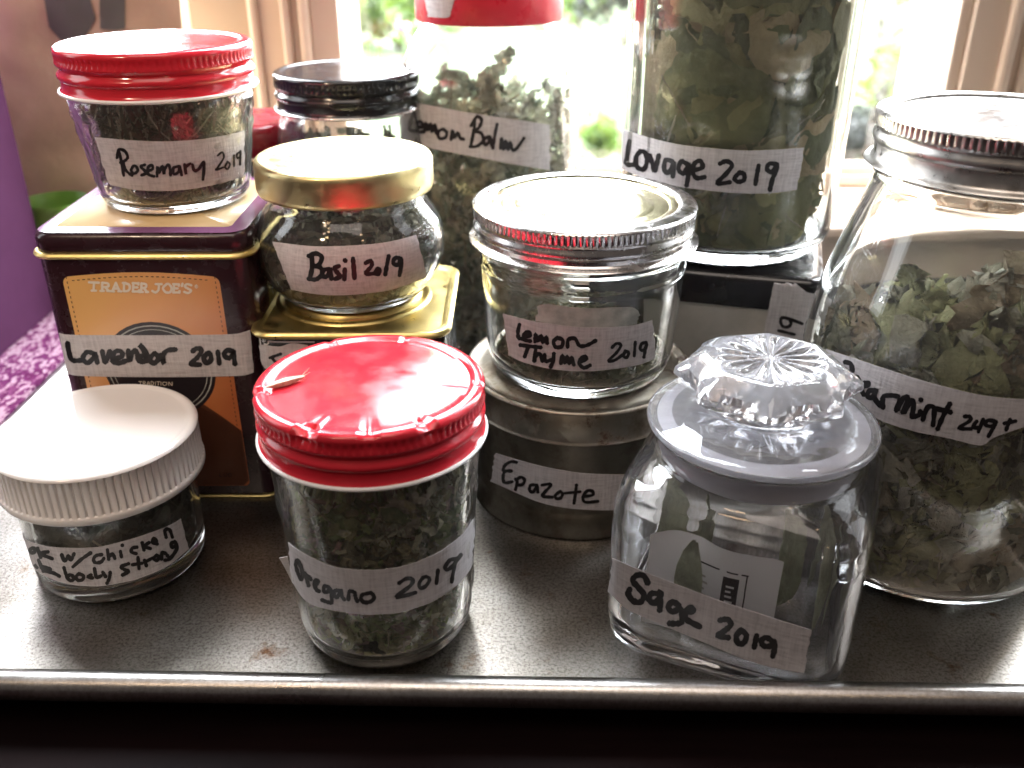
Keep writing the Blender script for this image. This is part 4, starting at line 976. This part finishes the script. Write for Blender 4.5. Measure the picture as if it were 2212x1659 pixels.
tape(t, B_BX, sdb, ZB, '-300,445 165,515 700,598 1330,692 1900,775', '-300,1500 165,1560 700,1640 1330,1740 1850,1800', n=20, m=8, ragged=.2, name='paper_label', material='paper', thick=.012)
tp = tape(t, B_BX, sdb2, ZB, '1400,290 1500,312 1600,355 1720,440 1830,522 1925,540', '1180,1360 1400,1390 1600,1410 1780,1430', n=16, m=20, ragged=.6, seed=27)
ink(tp, (0, 0, 0), sdb2, ZB, '1762,942 1620,890 1500,860 1470,910 1500,977 1570,985 1612,940 1590,890; 1443,1035 1657,1087', 40)

# --- lemon balm jar (back)
B_LB = (-1.15, 51.0, 0)
LB = smooth_prof([(0, .2), (3.6, .2), (3.9, .0), (4.5, .15), (4.66, .6), (4.7, 4), (4.7, 13.9), (4.55, 15.1), (4.1, 16.2), (3.55, 16.9), (3.45, 17.3), (3.45, 18.6)], 2)
t = thing('herb_jar', 'tall clear jar with a bright red plastic lid against the window, handwritten Lemon Balm', 'jar', B_LB, 'glass jars of dried herbs')
sd = sdf_rev(B_LB, LB)
glass_body(t, LB, .14, .25, mat_='plastic_clear')
vs, fs = lathe([(0, 2.8), (3.4, 2.8), (3.6, 2.72), (3.7, 2.55), (3.72, .12), (3.66, .0), (3.56, .0), (3.56, 2.6), (0, 2.65)], 128)
o = fixnormals(mesh('lid', [(x, y, z + 17.4) for x, y, z in vs], fs, M['red_plastic'], t, auto=50))
sdl = sdf_rev(B_LB, [(3.72, 17.45), (3.72, 19.9)])
Z2_ = (600, 0, 2.765)
tape(o, (0, 0, 0), sdl, Z2_, '1200,-60 1300,-70 1430,-60', '1228,112 1290,118 1370,116 1385,70', n=14, m=8, name='tape_scrap', ragged=2, seed=29)
tp = tape(t, B_LB, sd, Z2_, '1046,670 1200,702 1400,742 1600,775 1800,805 2055,842', '1046,940 1200,990 1400,1032 1600,1070 1800,1108 2055,1150', seed=31, n=44)
ink(tp, (0, 0, 0), sd, Z2_, '1130,733 1115,790 1103,872 1142,885; 1160,855 1187,860 1190,830 1170,820 1150,850 1165,887 1200,890; 1205,892 1215,830 1228,880 1245,835 1257,892 1275,840 1287,902; 1332,870 1300,890 1305,932 1345,930 1357,895 1330,870; 1385,942 1395,880 1407,932 1430,895 1447,932 1472,940; 1545,808 1540,880 1518,987; 1520,850 1560,788 1592,810 1575,860 1545,885 1590,900 1602,950 1560,987 1513,990; 1642,920 1610,940 1615,977 1640,960 1647,920 1662,987; 1697,838 1680,920 1668,1002; 1720,1002 1727,930 1742,1012 1755,950 1772,1012 1785,960 1802,1012 1830,1000 1878,933', 21)
herb_heap('dried_lemon_balm', 'grey-green dried lemon balm sprigs standing in the tall red-lidded jar', B_LB, inner_R(LB, .14, .25, .12), .4, lambda a, r: 13.6 + 1.3 * sin(5 * a + .4 * r) + .9 * cos(3 * a - r) - .15 * r, 2800, 60, dict(L=(.5, 1.3), W=(.3, .6), curl=3.4, seg=4, acr=3, cr=.5, bl=.4), dict(L=(1.2, 2.4), W=(.3, .6), curl=3, wr=.3, cr=.5, flat=.5, **{'in': .75}), 'balm', 28, stems=40, stem_r=.05, stem_L=4.5)

# --- black lidded jar (back left)
B_BK = (-8.15, 48.6, 0.0)
BK = smooth_prof([(0, .15), (3.0, .15), (3.3, 0), (3.7, .3), (3.8, 1), (3.8, 10.8), (3.75, 11.8), (3.5, 13.0), (3.4, 13.3), (3.4, 14.4)], 2)
t = thing('herb_jar', 'plain glass jar with a glossy black screw lid, behind the gold-lidded jar', 'jar', B_BK, 'glass jars of dried herbs')
glass_body(t, BK, .25, .4)
screw_lid(t, 3.62, 13.55, 1.78, 'black', 'silver', n_k=80)
herb_heap('dried_dark_herb', 'dark crumbled herb filling the black-lidded jar', B_BK, inner_R(BK, .25, .4), .5, lambda a, r: 11.8, 1400, 0, dict(L=(.6, 1.4), W=(.3, .7), curl=2), {}, 'darkherb', 30)
# --- small dark red lidded jar, mostly hidden
B_RD = (-13.6, 49.6, 0)
RD = smooth_prof([(0, .15), (2.2, .15), (2.4, 0), (2.6, .3), (2.65, 1), (2.65, 10.0), (2.4, 10.8), (2.4, 11.6)], 2)
t = thing('herb_jar', 'dark glass jar with a plain dark red lid, peeping out behind the quilted jar', 'jar', B_RD, 'glass jars of dried herbs')
glass_body(t, RD, .22, .4)
R = 2.85
vs, fs = lathe([(0, 1.5), (R * .8, 1.5), (R * .93, 1.46), (R * .99, 1.32), (R, 1.1), (R, .1), (R * .97, 0), (R * .93, .05), (R * .93, 1.3), (0, 1.38)], 96)
fixnormals(mesh('lid', [(x, y, z + 11.3) for x, y, z in vs], fs, M['dark_red'], t, auto=50))
herb_heap('dried_dark_herb', 'brown-black herb in the dark red lidded jar', B_RD, inner_R(RD, .22, .4), .5, lambda a, r: 10.3, 900, 0, dict(L=(.6, 1.4), W=(.3, .7), curl=2), {}, 'darkherb', 31)

# ------------------------------------------------------------------ tray, table, mat
TC = (-.5, 38.0); TY = radians(-1.2); HXT, HYT = 22.9, 16.75
tray = thing('baking_tray', 'worn aluminium baking tray with rolled rim holding all the jars', 'tray', (TC[0], TC[1], 0))
def tl(ins, z, n=8): return [(x, y, z) for x, y in rrect(HXT - ins, HYT - ins, max(2.2 - ins * .6, .6), n, TY)]
fl = [tl(2.05, -.004), tl(1.85, .0), tl(1.6, .05), tl(1.4, .22), tl(1.28, .5), tl(.95, 1.2), tl(.78, 1.3)]
vs, fs = loft(fl, True, False); fixnormals(mesh('pan', vs, fs, M['tray'], tray, auto=60))
bd = []
for k in range(13):
    u = pi * .92 - (pi * 1.5) * k / 12; bd.append(tl(.38 - .42 * cos(u), 1.06 + .48 * sin(u)))
bd += [tl(.60, .60), tl(.9, .62), tl(1.1, .3), tl(1.25, -.1), tl(1.6, -.16)]
vs, fs = loft(bd, False, False); fixnormals(mesh('rolled_rim', vs, fs, M['tray_rim'], tray, auto=60))
vs, fs = boxv(-120, 120, -60, 66, -6, -.2)
tag(mesh('table', vs, fs, M['table'], None, (0, 0, 0), smooth=False), kind='structure')
# woven mat left of the tray
nx, ny = 40, 60; vs, fs = [], []
for top_ in (1, 0):
    for i in range(nx + 1):
        for j in range(ny + 1):
            x = -62 + 37.2 * i / nx; y = 30 + 28 * j / ny
            vs.append((x, y, (.15 + .05 * noise.noise((x * .3, y * .3, 0)) + .05 * ((i + j) % 2)) if top_ else -.19))
k = (nx + 1) * (ny + 1)
for i in range(nx):
    for j in range(ny):
        q = i * (ny + 1) + j; f = (q, q + ny + 1, q + ny + 2, q + 1); fs += [f, tuple(reversed([z + k for z in f]))]
ring = [i * (ny + 1) for i in range(nx + 1)] + [nx * (ny + 1) + j for j in range(1, ny + 1)] + [i * (ny + 1) + ny for i in range(nx - 1, -1, -1)] + [j for j in range(ny - 1, 0, -1)]
for a, b in zip(ring, ring[1:] + ring[:1]): fs.append((a, b, b + k, a + k))
tag(fixnormals(mesh('woven_mat', vs, fs, M['mat'], None, (0, 0, 0))), 'purple and pale woven mat lying left of the tray', 'mat')
# purple box
pb = thing('purple_box', 'tall plain purple cardboard box standing on the woven mat', 'box', (-36, 46, .25))
lo = [[(x - 36, y + 46, z) for x, y in rrect(7.6, 8.6, .15, 3, radians(-1.5))] for z in (.25, .35, 21.0, 21.1)]
vs = [(x, y, z) for l in lo for x, y, z in l]; n_ = len(lo[0])
_, fs = loft(lo, True, True); fixnormals(mesh('carton', vs, fs, M['purple_box'], pb, (-36, 46, .25), world=True, auto=40))
bbox('tuck_flap', -43, -29.2, 38, 54, 21.12, 21.24, M['purple_box'], pb, (-36, 46, .25), .03)
# green dish behind the tin
vs, fs = lathe([(0, .2), (2.6, .2), (3.0, 0), (3.3, .3), (4.6, 3.6), (5.2, 4.4), (5.3, 4.5), (5.25, 4.6), (5.0, 4.45), (4.4, 3.7), (3.1, .5), (0, .45)], 64)
o = fixnormals(mesh('green_cup', [(x * .36, y * .36, z * 1.36) for x, y, z in vs], fs, M['green'], None, (-27.7, 56.4, .3), auto=60)); tag(o, 'leaf green cup showing its rim behind the brown tin', 'cup')

# ------------------------------------------------------------------ window, wall, paper bag
WY = 66.0
tr_ = M['trim']
win = thing('window', 'cream painted window with moulded casing behind the jars', 'window', (8.6, WY, 3.5))
bw = (8.6, WY, 3.5)
ZT = 96.0
XL, XR = -11.1, 28.7
def vstrip(x0, x1, y0, y1, name='casing', par=win, base=bw, z0=3.6, z1=ZT, bev=.2): return bbox(name, x0, x1, y0, y1, z0, z1, tr_, par, base, bev)
def mould(xa, xb, par=win, base=bw, flip=False):
    """stepped and beaded vertical casing from xa to xb"""
    w_ = xb - xa
    for f0, f1, d in ((0, .10, 1.5), (.10, .36, .9), (.36, .47, 1.7), (.47, .56, 1.1), (.56, .68, 1.75), (.68, 1.0, 1.2)):
        a, b = (xa + f0 * w_, xa + f1 * w_) if not flip else (xb - f1 * w_, xb - f0 * w_)
        vstrip(a, b - .004, WY - d, WY + 1.0, 'casing_strip', par, base, bev=.28 if d > 1.4 else .12)
mould(-16.9, XL); mould(XR + .9, 36.4, flip=True)
vstrip(XL - .5, XL, WY + 1.0, WY + 7.5, 'jamb'); vstrip(XR, XR + .9, WY - .9, WY + 7.5, 'jamb')
bbox('sash_rail', XL, XR, WY + 4.6, WY + 6.4, 3.6, 5.0, tr_, win, bw); bbox('sash_bead', XL, XR, WY + 4.2, WY + 4.6, 3.6, 4.4, tr_, win, bw, .1)
bbox('head_rail', XL, XR, WY + 4.6, WY + 6.4, ZT - 4, ZT, tr_, win, bw)
bbox('glass_pane', XL, XR, WY + 5.4, WY + 5.6, 5.0, ZT - 4, M['pane'], win, bw, 0)
def side_window(x0, x1, label, zb):
    base = ((x0 + x1) / 2, WY, zb); t = thing('window', label, 'window', base)
    bbox('sash_rail', x0, x1, WY + 4.6, WY + 6.4, zb, zb + 1.6, tr_, t, base); bbox('head_rail', x0, x1, WY + 4.6, WY + 6.4, ZT - 4, ZT, tr_, t, base)
    bbox('jamb', x0, x0 + .6, WY + .0, WY + 7.5, zb + 1.6, ZT - 4, tr_, t, base); bbox('jamb', x1 - .6, x1, WY + .0, WY + 7.5, zb + 1.6, ZT - 4, tr_, t, base)
    bbox('glass_pane', x0 + .6, x1 - .6, WY + 5.4, WY + 5.6, zb + 1.6, ZT - 4, M['pane'], t, base, 0)
side_window(-62, -21.5, 'left hand window behind the brown paper bag', 3.6)
side_window(37.0, 66, 'right hand window beyond the moulded post at the photo edge', 3.6)
bbox('sill_board', XL - 50.8, XR + 37.2, WY - 5.6, WY + 7.5, 2.6, 3.5, tr_, win, bw, .25)
bbox('sill_apron', XL - 50.8, XR + 37.2, WY - 4.9, WY - 4.2, -.19, 2.58, tr_, win, bw, .1)
wall = bpy.data.objects.new('window_wall', None); C.objects.link(wall); wall['kind'] = 'structure'
wall.location = (0, WY * S, 0)
def wpan(x0, x1, z0, z1, name='wall_panel'): return bbox(name, x0, x1, WY - .05, WY + 7.4, z0, z1, M['wall'], wall, (0, WY, 0), 0)
wpan(-21.42, -16.95, 3.52, ZT); wpan(36.45, 36.95, 3.52, ZT); wpan(-2300, -62.05, -150, 2300); wpan(66.05, 2300, -150, 2300); wpan(-62, 66, ZT + .02, 2300); wpan(-62, 66, -150, 2.55)
# paper bag: soft folded sides, printed figure marks
bgp = (-29.5, 60.2, -.2)
bag = thing('paper_bag', 'creased brown paper bag with faded green print standing before the window', 'bag', bgp)
vs, fs = [], []; nx, nz = 40, 36
def bagpt(u, v, back):
    x = -40.5 + 21.3 * u; z = -.2 + 18.5 * v
    dx = .35 * noise.noise((x * .15, z * .12, 3)); d = .55 * noise.noise((x * .22, z * .16, 1)) + .3 * noise.noise((x * .6, z * .5, 7)) + .25 * abs((u * 3) % 1 - .5)
    return (x + dx, (58.8 + d) if not back else (60.25 + d * .05), z)
for b in (0, 1):
    for i in range(nx + 1):
        for j in range(nz + 1): vs.append(bagpt(i / nx, j / nz, b))
k = (nx + 1) * (nz + 1)
for i in range(nx):
    for j in range(nz):
        q = i * (nz + 1) + j; f = (q, q + nz + 1, q + nz + 2, q + 1); fs += [f, tuple(reversed([z + k for z in f]))]
ring = [i * (nz + 1) for i in range(nx + 1)] + [nx * (nz + 1) + j for j in range(1, nz + 1)] + [i * (nz + 1) + nz for i in range(nx - 1, -1, -1)] + [j for j in range(nz - 1, 0, -1)]
for a, b in zip(ring, ring[1:] + ring[:1]): fs.append((a, b, b + k, a + k))
fixnormals(mesh('bag_paper', vs, fs, M['bag'], bag, bgp, world=True, auto=60))
def bagprint(pts, name):
    vs = []; n_ = 8
    top_, bot_ = pts
    for i in range(n_ + 1):
        for j in range(n_ + 1):
            a = interp(top_, i / n_); b = interp(bot_, i / n_); px = a[0] + (b[0] - a[0]) * j / n_; py = a[1] + (b[1] - a[1]) * j / n_
            p = at_y(px, py, 58.8); u = (p.x + 40.5) / 21.3; v = min((p.z + .2) / 18.5, .985); q = bagpt(u, v, 0); vs.append((q[0], q[1] - .06, q[2]))
    mesh(name, vs, [(i * 9 + j, i * 9 + 9 + j, i * 9 + 10 + j, i * 9 + j + 1) for i in range(8) for j in range(8)], M['print_teal'], bag, bgp, world=True)
bagprint(([(90, -40), (130, -40), (190, -40)], [(100, 60), (150, 110), (205, 40)]), 'green_print')
bagprint(([(220, -40), (240, -40), (275, -40)], [(215, 62), (250, 64), (275, 60)]), 'green_print')
# ------------------------------------------------------------------ garden
GZ = -110.0
nx = 60; vs, fs = [], []
for i in range(nx + 1):
    for j in range(nx + 1):
        x = -2200 + 4400 * i / nx; y = WY + 8 + 2300 * j / nx
        vs.append((x, y, GZ + 6 * noise.noise((x * .004, y * .004, 0))))
fs = [(i * (nx + 1) + j, (i + 1) * (nx + 1) + j, (i + 1) * (nx + 1) + j + 1, i * (nx + 1) + j + 1) for i in range(nx) for j in range(nx)]
tag(fixnormals(mesh('lawn', vs, fs, M['lawn'], None)), kind='structure')
vs, fs = [], []; na, nb = 32, 12; RS = 2150
for j in range(nb + 1):
    el = (pi / 2) * j / nb
    for i in range(na + 1):
        az = pi * i / na
        vs.append((RS * cos(az) * cos(el), WY + 8 + RS * sin(az) * cos(el), GZ - 20 + (RS) * sin(el)))
fs = [(j * (na + 1) + i, j * (na + 1) + i + 1, (j + 1) * (na + 1) + i + 1, (j + 1) * (na + 1) + i) for j in range(nb) for i in range(na)]
tag(mesh('sky', vs, fs, M['sky'], None), kind='structure')
def shrub(label, px, py, wid, hgt, m, seed, leaf=7, n=900, cat='shrub', name='garden_shrub'):
    rr = random.Random(seed); g = at_z(px, py, GZ); b = (g.x, g.y, GZ)
    t = thing(name, label, cat, b, 'shrubs in the garden')
    parts = []
    cl = [(rr.uniform(-.55, .55) * wid, rr.uniform(-.5, .5) * wid, rr.uniform(.3, .85) * hgt, rr.uniform(.25, .45) * min(wid, hgt)) for _ in range(9)]
    for i in range(n):
        c = rr.choice(cl); d = Vector((rr.gauss(0, 1), rr.gauss(0, 1), rr.gauss(0, 1))).normalized() * c[3] * rr.uniform(.6, 1.1)
        p = Vector((c[0], c[1], c[2])) + d; p.z = max(p.z, 4)
        v, f = leaf_geo(rr, leaf * rr.uniform(.7, 1.4), leaf * .55, 1.0, 2, 2, .1)
        mm_ = rot_of(rr); parts.append(([p + mm_ @ q for q in v], f))
    tag(mesh('foliage', *merge(*parts), M[m], t), kind='stuff')
    st_ = []
    for i in range(5):
        a = rr.uniform(0, 6.28); e_ = Vector(cl[i][:3]); v, f = [], []
        for k in range(5):
            q = e_ * (k / 4); r = 1.6 * (1 - k / 6)
            for u in range(5): v.append((q.x + r * cos(u * 1.2566), q.y + r * sin(u * 1.2566), q.z))
        for k in range(4):
            for u in range(5): f.append((k * 5 + u, k * 5 + (u + 1) % 5, k * 5 + 5 + (u + 1) % 5, k * 5 + 5 + u))
        st_.append((v, f))
    mesh('stems', *merge(*st_), M['bark'], t)
    return t
shrub('bright green flowering shrub at the upper left of the window', 860, 110, 95, 105, 'shrub_lime', 41, 9, 1100)
shrub('grey-green low shrub against the left edge of the window', 748, 110, 60, 75, 'shrub', 42, 8, 700)
shrub('dark bush between the red lid and the tall leaf jar', 1350, 100, 60, 100, 'shrub_dark', 43, 9, 900)
shrub('lime shrub standing low left of the dark bush', 1255, 70, 60, 70, 'shrub_lime', 44, 8, 700)
shrub('dark low bush right of the tall leaf jar', 1880, 335, 60, 38, 'shrub_dark', 45, 6, 1000)
shrub('yellow-green shrub right of the tall leaf jar', 1950, 240, 60, 34, 'shrub_lime', 46, 6, 700)
shrub('small lime plant on the lawn beside the red-lidded jar', 1295, 345, 22, 24, 'shrub_lime', 47, 5, 400)
shrub('dark shrub at the far right window jamb', 2010, 60, 50, 90, 'shrub_dark', 48, 8, 700)
shrub('tall pale green bush far behind the red plastic lid', 960, 10, 150, 150, 'shrub_lime', 51, 12, 1000)
shrub('broad lime bush far behind between the red lid and tall jar', 1300, 5, 130, 130, 'shrub', 52, 12, 900)
shrub('blue-green bush far behind right of the tall jar', 1900, 60, 120, 120, 'shrub', 53, 10, 900)
shrub('low lime bush beside the right window jamb', 1985, 190, 50, 40, 'shrub_lime', 54, 6, 600)
shrub('small dark plant near the sill right of the tall jar', 1835, 372, 34, 24, 'shrub_dark', 55, 5, 600)
# pink flower
g = at_z(866, 110, GZ); fb = (g.x, g.y - 110, GZ)
g2 = at_y(870, 66, g.y - 110); zf = g2.z
fl = thing('pink_flower', 'single pink flower in front of the bright green shrub', 'flower', (g2.x, g.y - 110, GZ))
parts = []; rr = random.Random(5)
for i in range(14):
    v, f = leaf_geo(rr, 8, 5, .8, 4, 3, .05); from mathutils import Euler
    mm_ = Euler((rr.uniform(-.9, .9), rr.uniform(-1.2, -.2), i * 2 * pi / 14 * 2.6)).to_matrix(); parts.append(([mm_ @ (q + Vector((4, 0, 0))) for q in v], f))
mesh('petals', [(p.x, p.y, p.z + zf - GZ) for p in merge(*parts)[0]], merge(*parts)[1], M['petal'], fl)
vs, fs = lathe([(.9, 0), (.7, (zf - GZ) * .5), (.6, zf - GZ - 2), (0, zf - GZ)], 8); mesh('stalk', vs, fs, M['shrub_lime'], fl)
